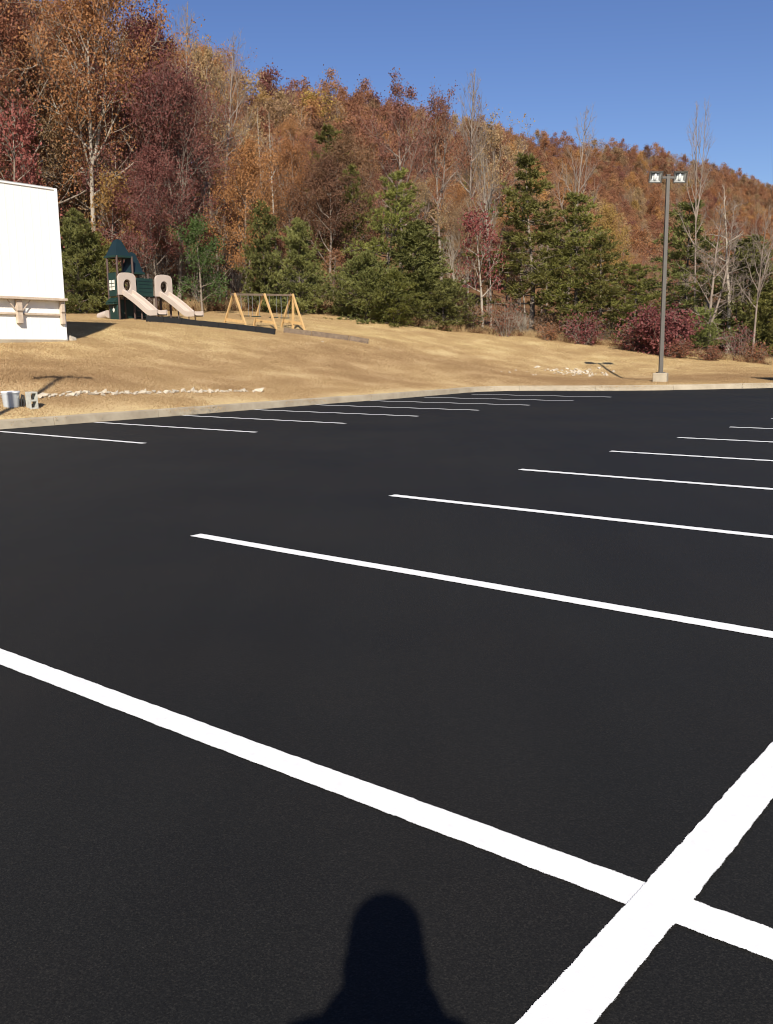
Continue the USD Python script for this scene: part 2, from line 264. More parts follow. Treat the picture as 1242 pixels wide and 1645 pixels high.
M['trouser'] = principled('trouser_cloth', (0.07, 0.075, 0.10), 0.9, var=0.15, bump=0.2)
M['hair'] = principled('brown_hair', (0.05, 0.033, 0.022), 0.6, var=0.2, scale=40)
M['phone'] = principled('phone_body', (0.03, 0.03, 0.032), 0.3, var=0.05)
M['shoe'] = principled('shoe', (0.06, 0.055, 0.05), 0.7, var=0.1)
M['steel'] = principled('galvanised_chain', (0.4, 0.4, 0.4), 0.4, var=0.1, metallic=0.8)
M['black'] = principled('black_rubber', (0.015, 0.015, 0.015), 0.6, var=0.1)

# ------------------------------------------------------------------ the lot's own axes: U along the kerb, V across the stalls
TH = 0.67854
U = np.array([math.sin(TH), math.cos(TH), 0.0]); V = np.array([math.cos(TH), -math.sin(TH), 0.0])
def lot(a, b, z=0.0): return a * U + b * V + np.array([0, 0, z])
STALL, KA, KB, TA, TB, CX = 2.74, 5.035, 10.1116, -6.20, -13.73, -0.868
ctrl = [lot(-45, -19.3), lot(-20, -19.3), lot(0, -19.25), lot(10, -19.3), lot(16, -19.5), lot(19, -19.72), lot(22.2, -19.9), lot(25, -19.9), lot(27.2, -20.1),
        np.array([2.55, 35.4, 0]), np.array([3.45, 36.9, 0]), np.array([4.5, 37.65, 0]), np.array([5.7, 37.7, 0]), np.array([7.3, 37.15, 0]), np.array([9.0, 36.6, 0]), np.array([10.8, 36.45, 0]), np.array([12.7, 36.8, 0]), np.array([15.75, 37.45, 0]),
        np.array([24, 39.3, 0]), np.array([45, 44, 0])]
ctrl = np.array(ctrl)[:, :2]
for _ in range(2):                                              # rounded corners
    q = 0.75 * ctrl[:-1] + 0.25 * ctrl[1:]; r = 0.25 * ctrl[:-1] + 0.75 * ctrl[1:]
    ctrl = np.vstack([ctrl[:1], np.stack([q, r], 1).reshape(-1, 2), ctrl[-1:]])
kerb_line = LineString(ctrl)
KERB_LEN = kerb_line.length
def kerb_pt(s):
    p = kerb_line.interpolate(s); e = 0.3; a = kerb_line.interpolate(max(s - e, 0)); b = kerb_line.interpolate(min(s + e, KERB_LEN))
    t = np.array([b.x - a.x, b.y - a.y]); t /= np.linalg.norm(t)
    return np.array([p.x, p.y]), np.array([-t[1], t[0]])        # outward normal, away from the lot
KERB_W, KERB_H = 0.18, 0.205
back = np.array([kerb_pt(s)[0] + kerb_pt(s)[1] * (KERB_W - 0.01) for s in np.arange(0, KERB_LEN, 0.4)])
lot_outer = [(95, 44), (95, -50), (-60, -50)]
lot_poly = Polygon([tuple(p) for p in back] + lot_outer)
asphalt_poly = Polygon([tuple(kerb_pt(s)[0] + kerb_pt(s)[1] * 0.05) for s in np.arange(0, KERB_LEN, 0.4)] + lot_outer)

# ------------------------------------------------------------------ terrain
G = lambda px, py, D: at_dist(px, py, D)
cp = [np.append(p, KERB_H - 0.03) for p in back[::6]]
for px, py, D in [(45, 640, 23.0), (93, 606, 25.1), (105, 546, 33), (0, 549, 31.1), (185, 519, 39), (200, 514, 47), (300, 517, 46.5), (440, 533, 44), (370, 526, 46), (490, 531, 49), (590, 541, 46),
                  (560, 505, 60), (190, 500, 58), (380, 500, 60), (620, 516, 58), (700, 529, 58), (850, 541, 58), (1000, 557, 57), (1150, 576, 54), (1242, 586, 52), (1000, 608, 44.5), (900, 604, 44.5), (1150, 607, 42), (800, 585, 46),
                  (930, 600, 46.5), (700, 572, 46), (420, 592, 34), (250, 592, 31), (620, 601, 38), (300, 562, 36), (-300, 560, 32), (-500, 520, 45), (-400, 500, 58), (1500, 592, 54), (1060, 612, 38.3), (1800, 600, 55), (500, 560, 40)]:
    cp.append(G(px, py, D))
cp = np.array(cp)
_rbf = RBFInterpolator(cp[:, :2], cp[:, 2], kernel='linear', smoothing=0.6)
AZ = np.radians([-180, -100, -60, -40, -26, -19, -10, -5.5, 0, 7, 14.5, 23, 35, 60, 100, 180])
RID = np.interp
_azt, _tan = [], []
for px, py in [(0, 96), (200, 92), (370, 124), (480, 156), (600, 184), (700, 200), (800, 211), (900, 226), (1000, 240), (1100, 258), (1242, 294)]:
    d = ray(px, py); _azt.append(math.atan2(d[0], d[1])); _tan.append(d[2] / math.hypot(d[0], d[1]))
_azt = np.array([-3.2, -2.2, -1.3, -0.7] + _azt + [0.65, 1.0, 2.0, 3.2]); _tan = np.array([0.0, 0.0, 0.2, 0.30] + _tan + [0.12, 0.06, 0.0, 0.0])
def ridge_R(az): return np.interp(az, AZ, [400, 300, 150, 120, 120, 128, 145, 172, 215, 290, 370, 450, 520, 600, 600, 400])
D0X = np.array([-900, -300, 0, 190, 380, 500, 560, 620, 700, 850, 1000, 1150, 1242, 1500, 2200]); D0Y = np.array([58, 58, 58, 58, 60, 61, 60, 58, 58, 58, 57, 54, 52, 53, 58])
D0AZ = np.array([math.atan2(*ray(px, 560)[:2]) for px in D0X])
CANOPY = 12.0                                                   # less towards the right, where the far trees stand lower
def treeline(az): return np.interp(az, D0AZ, D0Y) / np.maximum(np.cos(az), 0.35)
def ground_z(x, y, bumps=True):
    x = np.atleast_1d(np.asarray(x, float)); y = np.atleast_1d(np.asarray(y, float))
    D = np.hypot(x, y); az = np.arctan2(x, y); d0 = treeline(az); R = ridge_R(az)
    cl = np.minimum(D, d0 + 0.5 * (np.minimum(D, d0 + 6) - d0).clip(0))
    xs, ys = np.sin(az) * cl, np.cos(az) * cl
    z0 = _rbf(np.stack([xs, ys], 1))
    zr = np.maximum(R * np.interp(az, _azt, _tan) + CAMH - np.interp(np.degrees(az), [-8, 8], [CANOPY, 7.5]), 0)
    fwd = np.clip((np.radians(100) - np.abs(az)) / np.radians(40), 0, 1)
    t = np.clip((D - d0) / (R - d0), 0, 1); s = t ** np.interp(np.degrees(az), [-20, -6, 4, 14, 30], [1.12, 1.25, 1.5, 1.8, 1.8])
    hill = z0 + (zr - z0) * s - np.maximum(D - R, 0) * 0.22
    z = np.where(D > d0, hill * fwd + np.clip(z0, -0.3, 1.0) * (1 - fwd) * 0 + (1 - fwd) * -0.05, z0)
    z = np.where((D > R) & (z < -0.05), -0.05, z)
    far_flat = np.clip((np.abs(az) - np.radians(60)) / np.radians(30), 0, 1)
    z = z * (1 - far_flat) + far_flat * -0.05
    if bumps:
        w = np.clip((D - d0 - 5) / 60, 0, 1) * (1 - far_flat)
        z = z + w * 6.0 * (meshkit.fbm(np.stack([x / 45, y / 45, 0 * x], 1), 3, 5) - 0.5)
        z = z + 0.022 * (meshkit.noise(np.stack([x / 1.7, y / 1.7, 0 * x], 1), 9) - 0.5) * np.clip((D - 26) / 10, 0, 1) * (1 - far_flat)
    return z
def gz(x, y): return float(ground_z(x, y)[0])

rng = np.random.default_rng(5)
pts = [back]
def grid(x0, x1, y0, y1, step, jit=0.35):
    X, Y = np.meshgrid(np.arange(x0, x1, step), np.arange(y0, y1, step)); p = np.stack([X.ravel(), Y.ravel()], 1)
    return p + rng.uniform(-jit, jit, p.shape) * step
near = grid(-32, 34, 12, 66, 0.55); mid = grid(-110, 130, 0, 150, 3.0); far = grid(-320, 420, -60, 640, 9.0); vast = grid(-1500, 1500, -1500, 1500, 90.0)
inbox = lambda p, b: (p[:, 0] > b[0]) & (p[:, 0] < b[1]) & (p[:, 1] > b[2]) & (p[:, 1] < b[3])
b1, b2, b3 = (-32, 34, 12, 66), (-110, 130, 0, 150), (-320, 420, -60, 640)
bl = LineString(back)
from shapely import distance as shp_distance, points as shp_points
ok = (~contains_xy(lot_poly, near[:, 0], near[:, 1])) & (shp_distance(shp_points(near), bl) > 0.25)
pts += [near[ok]]
mid = mid[~inbox(mid, b1)]; mid = mid[(shp_distance(shp_points(mid), bl) > 0.6)]
pts += [mid, far[~inbox(far, b2)], vast[~inbox(vast, b3)]]
P2 = np.vstack(pts)
tri = Delaunay(P2).simplices
cen = P2[tri].mean(1)
tri = tri[~contains_xy(lot_poly.buffer(-0.02), cen[:, 0], cen[:, 1])]
e1, e2 = P2[tri[:, 1]] - P2[tri[:, 0]], P2[tri[:, 2]] - P2[tri[:, 0]]
flip = e1[:, 0] * e2[:, 1] - e1[:, 1] * e2[:, 0] < 0; tri[flip] = tri[flip][:, ::-1]
Z = ground_z(P2[:, 0], P2[:, 1]); Z[:len(back)] = KERB_H - 0.035
inside = contains_xy(lot_poly, P2[:, 0], P2[:, 1]); Z[inside & (np.arange(len(P2)) >= len(back))] = -0.06
terr = np.column_stack([P2, Z])
keep = np.unique(tri); remap = -np.ones(len(P2), int); remap[keep] = np.arange(len(keep))
ground = usdkit.mesh(stage, '/World/ground', (terr[keep], remap[tri]), M['lawn'], smooth=True)
tag(ground, kind='structure')
gx, gy = terr[keep, 0], terr[keep, 1]; gaz = np.arctan2(gx, gy); gD = np.hypot(gx, gy)
edge_n = 2.2 * (meshkit.noise(np.stack([gx / 2.3, gy / 2.3, 0 * gx], 1), 3) - 0.5)
forest = np.clip((gD - treeline(gaz) + 0.3 + edge_n) / 1.6, 0, 1)
Tf = Sdf.ValueTypeNames.FloatArray
for nme, val in (('forest', forest),):
    UsdGeom.PrimvarsAPI(ground.GetPrim()).CreatePrimvar(nme, Tf, 'vertex').Set(Vt.FloatArray.FromNumpy(val.astype(np.float32)))

# ------------------------------------------------------------------ parking lot: asphalt, kerb pieces, painted lines
park = thing('parking_lot', kind='structure')
ap = np.array(asphalt_poly.exterior.coords)[:-1]
av, af = trimesh.creation.triangulate_polygon(asphalt_poly, engine='earcut')
obj('asphalt_surface', (np.column_stack([av, np.zeros(len(av))]), af), M['asphalt'], park)
def line_mesh(name, A, B, width, z, seed, fine):
    A, B = A[:2], B[:2]; t = (B - A); Ln = np.linalg.norm(t); t = t / Ln; nrm = np.array([-t[1], t[0]])
    n = int(Ln / fine) + 2; s = np.linspace(0, Ln, n); fr = 0.011
    w = [0.0035 * (meshkit.fbm(np.stack([s * 22, s * 0 + k * 9.1, s * 0 + seed], 1), 3, seed) - 0.5) * 2 for k in (0, 1)]
    wob = 0.006 * (meshkit.noise(np.stack([s * 0.8, s * 0, s * 0 + seed], 1), seed + 3) - 0.5) * 2
    off = [-width / 2 - fr + w[0], -width / 2 + w[0] + fr * 0.4, width / 2 + w[1] - fr * 0.4, width / 2 + fr + w[1]]
    v, e = [], []
    for k, o in enumerate(off):
        v.append(np.column_stack([A + s[:, None] * t + (o + wob)[:, None] * nrm, np.full(n, z)])); e.append(np.full(n, 0.0 if k in (0, 3) else 1.0))
    v = np.vstack(v); e = np.concatenate(e); e[[0, n, 2 * n, 3 * n]] *= 0.4
    i = np.arange(n - 1); f = np.vstack([np.column_stack([k * n + i, k * n + i + 1, (k + 1) * n + i + 1, (k + 1) * n + i]) for k in range(3)])
    f = np.vstack([f[:, [0, 1, 2]], f[:, [0, 2, 3]]])
    p = obj(name, (v, f), M['line_paint'], park)
    UsdGeom.PrimvarsAPI(p).CreatePrimvar('edge', Tf, 'vertex').Set(Vt.FloatArray.FromNumpy(e.astype(np.float32)))
    return p
for k in range(-1, 10):
    a = KA + k * STALL
    if k == -1:
        line_mesh('stall_line', lot(a, TA - 0.2), lot(a, 4.4), 0.125, 0.004, 11, 0.008)
    else:
        line_mesh('stall_line', lot(a, TA), lot(a, 4.4), 0.115, 0.004, 12 + k, 0.02)
line_mesh('centre_line', lot(-4, CX - 0.02), lot(30, CX - 0.02), 0.132, 0.008, 7, 0.008)
for k in range(0, 8):
    a = KB + k * STALL
    p, _ = kerb_pt(0)
    hit = LineString([tuple(lot(a, -16)[:2]), tuple(lot(a, -24)[:2])]).intersection(kerb_line)
    b_end = (np.array([hit.x, hit.y]) @ V[:2]) + 0.06 if not hit.is_empty else -19.0
    if k == 6: b_end = -19.6
    if k == 7: b_end = -19.4
    line_mesh('stall_line', lot(a, TB), lot(a, max(b_end, -19.9)), 0.115, 0.004, 40 + k, 0.03)

kerb = thing('kerb', kind='structure')
prof = np.array([(0.0, -0.12), (0.035, KERB_H - 0.035), (0.05, KERB_H - 0.01), (0.08, KERB_H), (KERB_W - 0.03, KERB_H), (KERB_W, KERB_H - 0.03), (KERB_W, -0.12)])
s, seg = 8.0, 3.05
while s < KERB_LEN - 1:
    e = min(s + seg, KERB_LEN); ss = np.linspace(s + 0.006, e - 0.006, 7)
    h = [0.012 * (random.Random(int(x * 100)).random() - 0.5) for x in ss]
    rows = []
    for x, dh in zip(ss, h):
        p, n = kerb_pt(x); rows.append(np.column_stack([p + prof[:, :1] * n, prof[:, 1] + dh * 0.6]))
    n_, k_ = len(ss), len(prof); v = np.vstack(rows)
    i, j = np.meshgrid(np.arange(n_ - 1), np.arange(k_ - 1), indexing='ij')
    q = np.stack([i * k_ + j, (i + 1) * k_ + j, (i + 1) * k_ + j + 1, i * k_ + j + 1], -1).reshape(-1, 4)
    f = np.vstack([q[:, [0, 1, 2]], q[:, [0, 2, 3]], [(0, j + 1, j + 2) for j in range(k_ - 2)], [((n_ - 1) * k_, (n_ - 1) * k_ + j + 2, (n_ - 1) * k_ + j + 1) for j in range(k_ - 2)]])
    obj('kerb_stone', (v, f), M['concrete'], kerb, smooth=35)
    s = e

# ------------------------------------------------------------------ white building at the left
corner = G(105, 546, 33.0); BZ = corner[2] - 0.02
bh = at_dist(93, 303, 33.0)[2] - BZ
bl_root = thing('white_building', 'plain white metal-clad building wall cut by the left frame edge, lawn in front', 'building', (corner[0], corner[1], BZ))
def bp(a, b, z): return U * a + V * b + np.array([0, 0, z])     # a along the wall, b out towards the lot
AX = np.array([U, V, [0, 0, 1.0]])
BL, BD = 16.0, 12.0
obj('body', MB().box(bp(-BL / 2, -BD / 2, (bh - 0.5) / 2 - 0.25), (BL - 0.08, BD - 0.08, bh + 0.5 - 0.04), AX).mesh(), M['white_wall'], bl_root)
pw = 0.915; k = 0
while k * pw < BL - 0.2:                                        # ribbed wall sheets, front and right-hand side
    mb = MB(); a1 = -k * pw; a0 = max(-BL, a1 - pw + 0.0015)
    mb.box(bp((a0 + a1) / 2, -0.018, bh / 2 - 0.15), (a1 - a0, 0.03, bh + 0.3), AX)
    for rr_ in (0.02, 0.325, 0.63): mb.box(bp(a1 - rr_ - 0.02, -0.003, bh / 2 - 0.15), (0.03, 0.008, bh + 0.29), AX)
    obj('wall_panel', mb.mesh(), M['white_wall'], bl_root); k += 1
k = 0
while k * pw < BD - 0.2:
    mb = MB(); q1 = -0.04 - k * pw; q0 = max(-BD, q1 - pw + 0.004)
    mb.box(bp(-0.02, (q0 + q1) / 2, bh / 2 - 0.15), (0.03, q1 - q0, bh + 0.3), AX)
    for rr_ in (0.2, 0.5, 0.8): mb.box(bp(0.0, q1 - rr_, bh / 2 - 0.15), (0.014, 0.035, bh + 0.29), AX)
    obj('wall_panel', mb.mesh(), M['white_wall'], bl_root); k += 1
mb = MB().box(bp(0.012, 0.012, bh / 2 - 0.15), (0.09, 0.09, bh + 0.3), AX, 0.01); obj('corner_trim', mb.mesh(), M['white_trim'], bl_root)
mb = MB().box(bp(-BL / 2 + 0.01, 0.008, bh - 0.02), (BL + 0.04, 0.05, 0.05), AX); mb.box(bp(0.01, -BD / 2 - 0.03, bh - 0.02), (0.05, BD, 0.05), AX); obj('roof_trim', mb.mesh(), M['white_trim'], bl_root)
mb = MB().box(bp(-BL / 2, -BD / 2, bh + 0.02), (BL - 0.1, BD - 0.1, 0.05), AX); obj('roof', mb.mesh(), M['grey_metal'], bl_root)
mb = MB().box(bp(-BL / 2, 0.06, 0.02 - 0.2), (BL, 0.12, 0.42), AX); obj('foundation', mb.mesh(), M['concrete'], bl_root)

wf = thing('wooden_wall_frame', 'weathered lumber frame of posts and two rails fixed low on the white wall', 'wooden frame', (corner[0], corner[1], BZ))
zt = at_dist(100, 482, 33.0)[2] - BZ; zb = at_dist(100, 521, 33.0)[2] - BZ; zm = at_dist(100, 505, 33.0)[2] - BZ
mb = MB().box(bp(-3.6, 0.14, zt), (7.3, 0.24, 0.09), AX, 0.008); obj('top_rail', mb.mesh(), M['raw_wood'], wf)
mb = MB().box(bp(-3.6, 0.05, zm - 0.02), (7.3, 0.05, 0.07), AX, 0.006); obj('lower_rail', mb.mesh(), M['raw_wood'], wf)
wl = [at_dist(px, 500, 33)[0] for px in (5, 55, 101)]
for i in range(6):
    a = -0.10 - i * 1.62
    if a < -7: break
    mb = MB().box(bp(a, 0.09, (zt - 0.05 + zb) / 2), (0.2 if i else 0.14, 0.14, zt - 0.05 - zb), AX, 0.01); po = obj('post', mb.mesh(), M['raw_wood'], wf)
    mb = MB().box(bp(a, 0.166, (zt + zb) / 2 - 0.02), (0.21 if i else 0.15, 0.012, 0.05), AX); obj('strap', mb.mesh(), M['brown_wood'], po)
    if i: 
        mb = MB()
        for sgn in (-1, 1): mb.bar(bp(a + sgn * 0.1, 0.12, zt - 0.42), bp(a + sgn * 0.42, 0.12, zt - 0.06), 0.02, 0.03)
        obj('brace', mb.mesh(), M['raw_wood'], wf)

# ------------------------------------------------------------------ playground set on the rise behind the building
PD = 47.0
o_ = at_dist(206, 514, PD); PZ = gz(o_[0], o_[1])
base_px = (o_[0], o_[1])
pg = thing('playground_set', 'dark green and tan playground tower with two slides on the lawn rise', 'playground', (o_[0], o_[1], PZ))
mpp = PD / F                                                    # metres per photo pixel there
def q_(p, q, z): return U * p + V * q + np.array([0, 0, z])
zz = lambda py: at_dist(206, py, PD)[2] - PZ                    # height of a pixel row above the base
Zdeck, Zarch = zz(474), zz(438)
decks = {'A': (0.0, -0.43), 'B': (0.95, -0.47), 'C': (2.26, -0.43)}
for (p, q) in decks.values():
    obj('deck', MB().box(q_(p, q, Zdeck), (1.0, 0.86, 0.08), AX, 0.01).mesh(), M['brown_post'], pg)
tops = {'A': zz(411), 'B': zz(437), 'C': zz(446)}
for kx, (p, q) in decks.items():
    for sp in (-0.45, 0.45):
        for sq in (-0.4, 0.4):
            if kx == 'B' and sp < 0: continue
            obj('post', MB().tube([q_(p + sp, q + sq, -0.3), q_(p + sp, q + sq, tops[kx])], 0.055, 10).mesh(), M['brown_post'], pg, smooth=40)
def pyramid(name, p, q, half, z0, z1, lip):
    mb = MB(); e = [q_(p + sx * half, q + sy * half, z0) for sx, sy in ((-1, -1), (1, -1), (1, 1), (-1, 1))]
    mid_ = [q_(p + sx * half * 0.86, q + sy * half * 0.86, z0 + lip) for sx, sy in ((-1, -1), (1, -1), (1, 1), (-1, 1))]
    top = [q_(p + sx * 0.14, q + sy * 0.14, z1) for sx, sy in ((-1, -1), (1, -1), (1, 1), (-1, 1))]
    v = e + mid_ + top + [q_(p, q, z1 + 0.09), q_(p, q, z0)]
    f = []
    for k in range(4):
        n = (k + 1) % 4
        f += [(k, n, 4 + n), (k, 4 + n, 4 + k), (4 + k, 4 + n, 8 + n), (4 + k, 8 + n, 8 + k), (8 + k, 8 + n, 12), (n, k, 13)]
    mb.add(v, f); rf = obj(name, mb.mesh(), M['teal_plastic'], pg)
    mb = MB()
    for k in range(4): mb.bar(e[k] * [1, 1, 1], e[(k + 1) % 4], 0.05, 0.09)
    obj('rim', mb.mesh(), M['green_plastic'], rf)
    return rf
pyramid('roof', -0.02, -0.5, 0.48, zz(412), zz(385), 0.12)
pyramid('roof', 0.80, -0.55, 0.44, zz(437), zz(404), 0.12)
def arch(p, z0, z1):
    w, t = 1.02, 0.13
    out = [(-w / 2, z0), (w / 2, z0)] + [(w / 2 * math.cos(a) ** 0.6 if math.cos(a) > 0 else -w / 2 * (-math.cos(a)) ** 0.6, z1 - 0.26 + 0.26 * math.sin(a)) for a in np.linspace(0.02, math.pi - 0.02, 14)]
    hz0, hz1 = z0 + 0.20, z1 - 0.32
    cz, rh, rw = (hz0 + hz1) / 2, (hz1 - hz0) / 2, 0.235
    hole = [(rw * math.cos(a), cz + rh * math.sin(a)) for a in np.linspace(0, 2 * math.pi, 22)[:-1]]
    m_ = trimesh.creation.extrude_polygon(Polygon(out, [hole]), t, engine='earcut')
    v = np.array(m_.vertices); return (v[:, :1] * U + v[:, 1:2] * np.array([[0, 0, 1.0]]) + (v[:, 2:3] - 0.02) * V + q_(p, 0, 0), np.array(m_.faces))
def slide(p, name='slide'):
    n = 40; t = np.linspace(0, 1, n); z0, z1 = Zdeck + 0.05, zz(508)
    x = np.concatenate([[0.0], np.interp(t[1:], [0, 1], [0.05, 2.75])]); Lr = 2.02
    def hgt(x):
        s_ = np.clip((x - 0.1) / (Lr - 0.1), 0, 1); return z0 + (z1 - z0) * s_ - 0.0 + 0.05 * np.sin(np.pi * s_)
    h = hgt(x); k5 = np.ones(5) / 5; h[2:-2] = np.convolve(h, k5, 'valid'); h[2:-2] = np.convolve(h, k5, 'valid')
    hw, lip, th = 0.26, 0.2, 0.05
    cs = [(-hw - th, -th), (-hw - th, lip), (-hw - th / 2, lip + 0.02), (-hw, lip), (-hw, 0.05), (-hw + 0.06, 0.0), (hw - 0.06, 0.0), (hw, 0.05), (hw, lip), (hw + th / 2, lip + 0.02), (hw + th, lip), (hw + th, -th)]
    v = []; tx = np.gradient(x); tz = np.gradient(h); ln = np.hypot(tx, tz)
    for i in range(n):
        nx, nz = -tz[i] / ln[i], tx[i] / ln[i]
        for a, b in cs: v.append(q_(p + a, x[i] + nx * b, h[i] + nz * b))
    k = len(cs); f = []
    for i in range(n - 1):
        for j in range(k):
            jn = (j + 1) % k; f.append((i * k + j, i * k + jn, (i + 1) * k + jn, (i + 1) * k + j))
    f2 = [tuple(r) for r in np.array(f)]
    sl = obj(name, (np.array(v), np.array(f2)), M['tan_plastic'], pg, smooth=40)
    fe = MB(); fe.bar(q_(p - 0.2, 2.2, z1 - 0.04), q_(p - 0.2, 2.2, -0.3), 0.05, 0.05); fe.bar(q_(p + 0.2, 2.2, z1 - 0.04), q_(p + 0.2, 2.2, -0.3), 0.05, 0.05)
    fe.bar(q_(p, 1.15, hgt(np.array([1.15]))[0] - 0.07), q_(p, 1.15, -0.3), 0.06, 0.06)
    obj('support', fe.mesh(), M['brown_post'], sl)
for p in (0.0, 2.26):
    obj('slide_hood', arch(p, Zdeck, Zarch + (0.0 if p == 0 else 0.02)), M['tan_plastic'], pg)
    slide(p)
obj('side_panel', MB().box(q_(1.13, -0.03, (zz(475) + zz(445)) / 2), (1.0, 0.06, zz(445) - zz(475)), AX, 0.015).mesh(), M['green_plastic'], pg)
mb = MB(); mb.box(q_(1.13, 0.01, zz(449.5)), (0.8, 0.02, 0.035), AX)
for dz in (455, 461, 467): mb.box(q_(1.13, 0.008, zz(dz)), (0.8, 0.016, 0.02), AX)
obj('panel_trim', mb.mesh(), M['teal_plastic'], pg)
pn = obj('window_panel', MB().box(q_(-0.49, -0.42, (zz(476) + zz(438)) / 2), (0.06, 0.6, zz(438) - zz(476)), AX, 0.012).mesh(), M['green_plastic'], pg)
wn = obj('window_board', MB().box(q_(-0.53, -0.42, zz(458)), (0.025, 0.42, zz(450) - zz(466)), AX).mesh(), M['cream_plastic'], pg)
mb = MB()
for dz in (455.3, 460.7): mb.box(q_(-0.547, -0.42, zz(dz)), (0.014, 0.42, 0.03), AX)
mb.box(q_(-0.548, -0.42, zz(458)), (0.014, 0.03, zz(450) - zz(466)), AX)
obj('glazing_bar', mb.mesh(), M['green_plastic'], wn)
obj('counter', MB().box(q_(-0.58, -0.42, zz(488)), (0.34, 0.66, 0.09), AX, 0.02).mesh(), M['green_plastic'], pg)
mb = MB(); mb.add([q_(-0.46, -0.76, zz(478)), q_(-0.46, -0.08, zz(478)), q_(-0.76, -0.08, zz(486)), q_(-0.76, -0.76, zz(486)), q_(-0.46, -0.76, zz(486)), q_(-0.46, -0.08, zz(486))],
        [(0, 1, 2), (0, 2, 3), (0, 3, 4), (1, 5, 2), (4, 3, 2), (4, 2, 5)]); obj('awning', mb.mesh(), M['green_plastic'], pg)
obj('lower_panel', MB().box(q_(-0.49, -0.42, (zz(490) - 0.1) / 2), (0.06, 0.66, zz(490) + 0.1), AX, 0.012).mesh(), M['green_plastic'], pg)
mb = MB(); c_ = q_(-0.525, -0.42, zz(498)); mb.add([c_ + V * 0.0 + [0, 0, 0.2], c_ + V * 0.09, c_ - [0, 0, 0.13], c_ - V * 0.09, c_ - U * 0.012], [(0, 4, 1), (1, 4, 2), (2, 4, 3), (3, 4, 0), (0, 1, 2), (0, 2, 3)]); obj('panel_emblem', mb.mesh(), M['cream_plastic'], pg)
obj('lower_panel', MB().box(q_(1.0, -0.84, zz(496)), (1.9, 0.05, 1.0), AX, 0.01).mesh(), M['green_plastic'], pg)
mb = MB()                                                       # low panels, ladder rungs under the decks
for p0 in (0.45, 1.2): mb.box(q_(p0, -0.9, 0.45), (0.62, 0.05, 0.7), AX, 0.01)
obj('play_panel', mb.mesh(), M['cream_plastic'], pg)
for kz in range(4): obj('rung', MB().bar(q_(0.6, -0.02, 0.2 + kz * 0.28), q_(1.6, -0.02, 0.2 + kz * 0.28), 0.04, 0.04).mesh(), M['brown_post'], pg)
obj('tube_climber', MB().tube([q_(-0.35, -1.15 - t * 0.62, 0.33 - 0.10 * t) for t in np.linspace(0, 1.15, 6)], 0.2, 12).mesh(), M['tan_plastic'], pg, smooth=40)

# black plastic edging round the playground, then a timber beyond it
bd = thing('playground_border', 'low black plastic edging along the front of the play area', 'border')
e0, e1 = at_dist(236, 524, 44.6), at_dist(442, 533.5, 43.0)
nb = 7
for i in range(nb):
    a, b = e0 + (e1 - e0) * (i + 0.01) / nb, e0 + (e1 - e0) * (i + 0.99) / nb
    za, zb_ = gz(a[0], a[1]), gz(b[0], b[1])
    obj('border_timber', MB().bar([a[0], a[1], za + 0.1], [b[0], b[1], zb_ + 0.09], 0.13, 0.36).mesh(), M['black_plastic'], bd)
for i in range(0):                                              # return along the left and into the play area
    a = e0 + (-V) * 1.3 * (i + 0.02); b = e0 + (-V) * 1.3 * (i + 0.98)
    obj('border_timber', MB().bar([a[0], a[1], gz(a[0], a[1]) + 0.1], [b[0], b[1], gz(b[0], b[1]) + 0.1], 0.13, 0.34).mesh(), M['black_plastic'], bd)
tb = thing('landscape_timber', 'brown timber edging lying on the lawn right of the swing set', 'timber')
for (xa, xb, ya, yb) in ((456, 500, 535.5, 537.5), (501, 560, 537.5, 538.5), (561, 592, 539, 541)):
    a, b = at_dist(xa, ya, 44.5), at_dist(xb, yb, 44.5)
    obj('timber_beam', MB().bar([a[0], a[1], gz(a[0], a[1]) + 0.11], [b[0], b[1], gz(b[0], b[1]) + 0.1], 0.16, 0.26).mesh(), M['brown_wood'], tb)

# wooden swing set
A1, A3 = at_dist(376, 473, 46.2), at_dist(469, 474, 48.8)
sw = thing('swing_set', 'yellow pine swing set of three A-frames beside the black edging', 'swing set')
bdir = (A3 - A1)[:2] / np.linalg.norm((A3 - A1)[:2]); fdir = np.array([bdir[1], -bdir[0]])
obj('top_beam', MB().bar(A1 - np.append(bdir, 0) * 0.15, A3 + np.append(bdir, 0) * 0.15, 0.07, 0.1).mesh(), M['brown_wood'], sw)
for i, t in enumerate((0.0, 0.5, 1.0)):
    c_ = A1 + (A3 - A1) * t
    feet = []
    for sg in (1, -1):
        q = c_[:2] + fdir * sg * 1.02; g_ = np.array([q[0], q[1], gz(q[0], q[1]) - 0.15]); feet.append(g_)
        obj('leg', MB().bar(c_ + [0, 0, 0.05] + np.append(fdir, 0) * 0.05 * sg, g_, 0.085, 0.085).mesh(), M['yellow_wood'], sw)
    m0, m1 = c_ + (feet[0] - c_) * 0.74, c_ + (feet[1] - c_) * 0.74
    obj('cross_brace', MB().bar(m0, m1, 0.05, 0.14).mesh(), M['yellow_wood'], sw)
    if i == 2: obj('upright', MB().bar(c_ + np.append(bdir, 0) * 0.08, [c_[0], c_[1], gz(c_[0], c_[1]) - 0.1], 0.09, 0.09).mesh(), M['yellow_wood'], sw)
for t in (0.17, 0.36, 0.66, 0.86):
    c_ = A1 + (A3 - A1) * t; zs = gz(c_[0], c_[1]) + 0.55; d_ = np.append(bdir, 0) * 0.22
    seat = obj('swing_seat', MB().box([c_[0], c_[1], zs], (0.5, 0.16, 0.035), (np.append(bdir, 0), np.append(fdir, 0), [0, 0, 1])).mesh(), M['green_plastic'], sw)
    for sg in (-1, 1): obj('chain', MB().tube([c_ + d_ * sg, np.array([c_[0], c_[1], zs]) + d_ * sg], 0.012, 5).mesh(), M['steel'], seat)

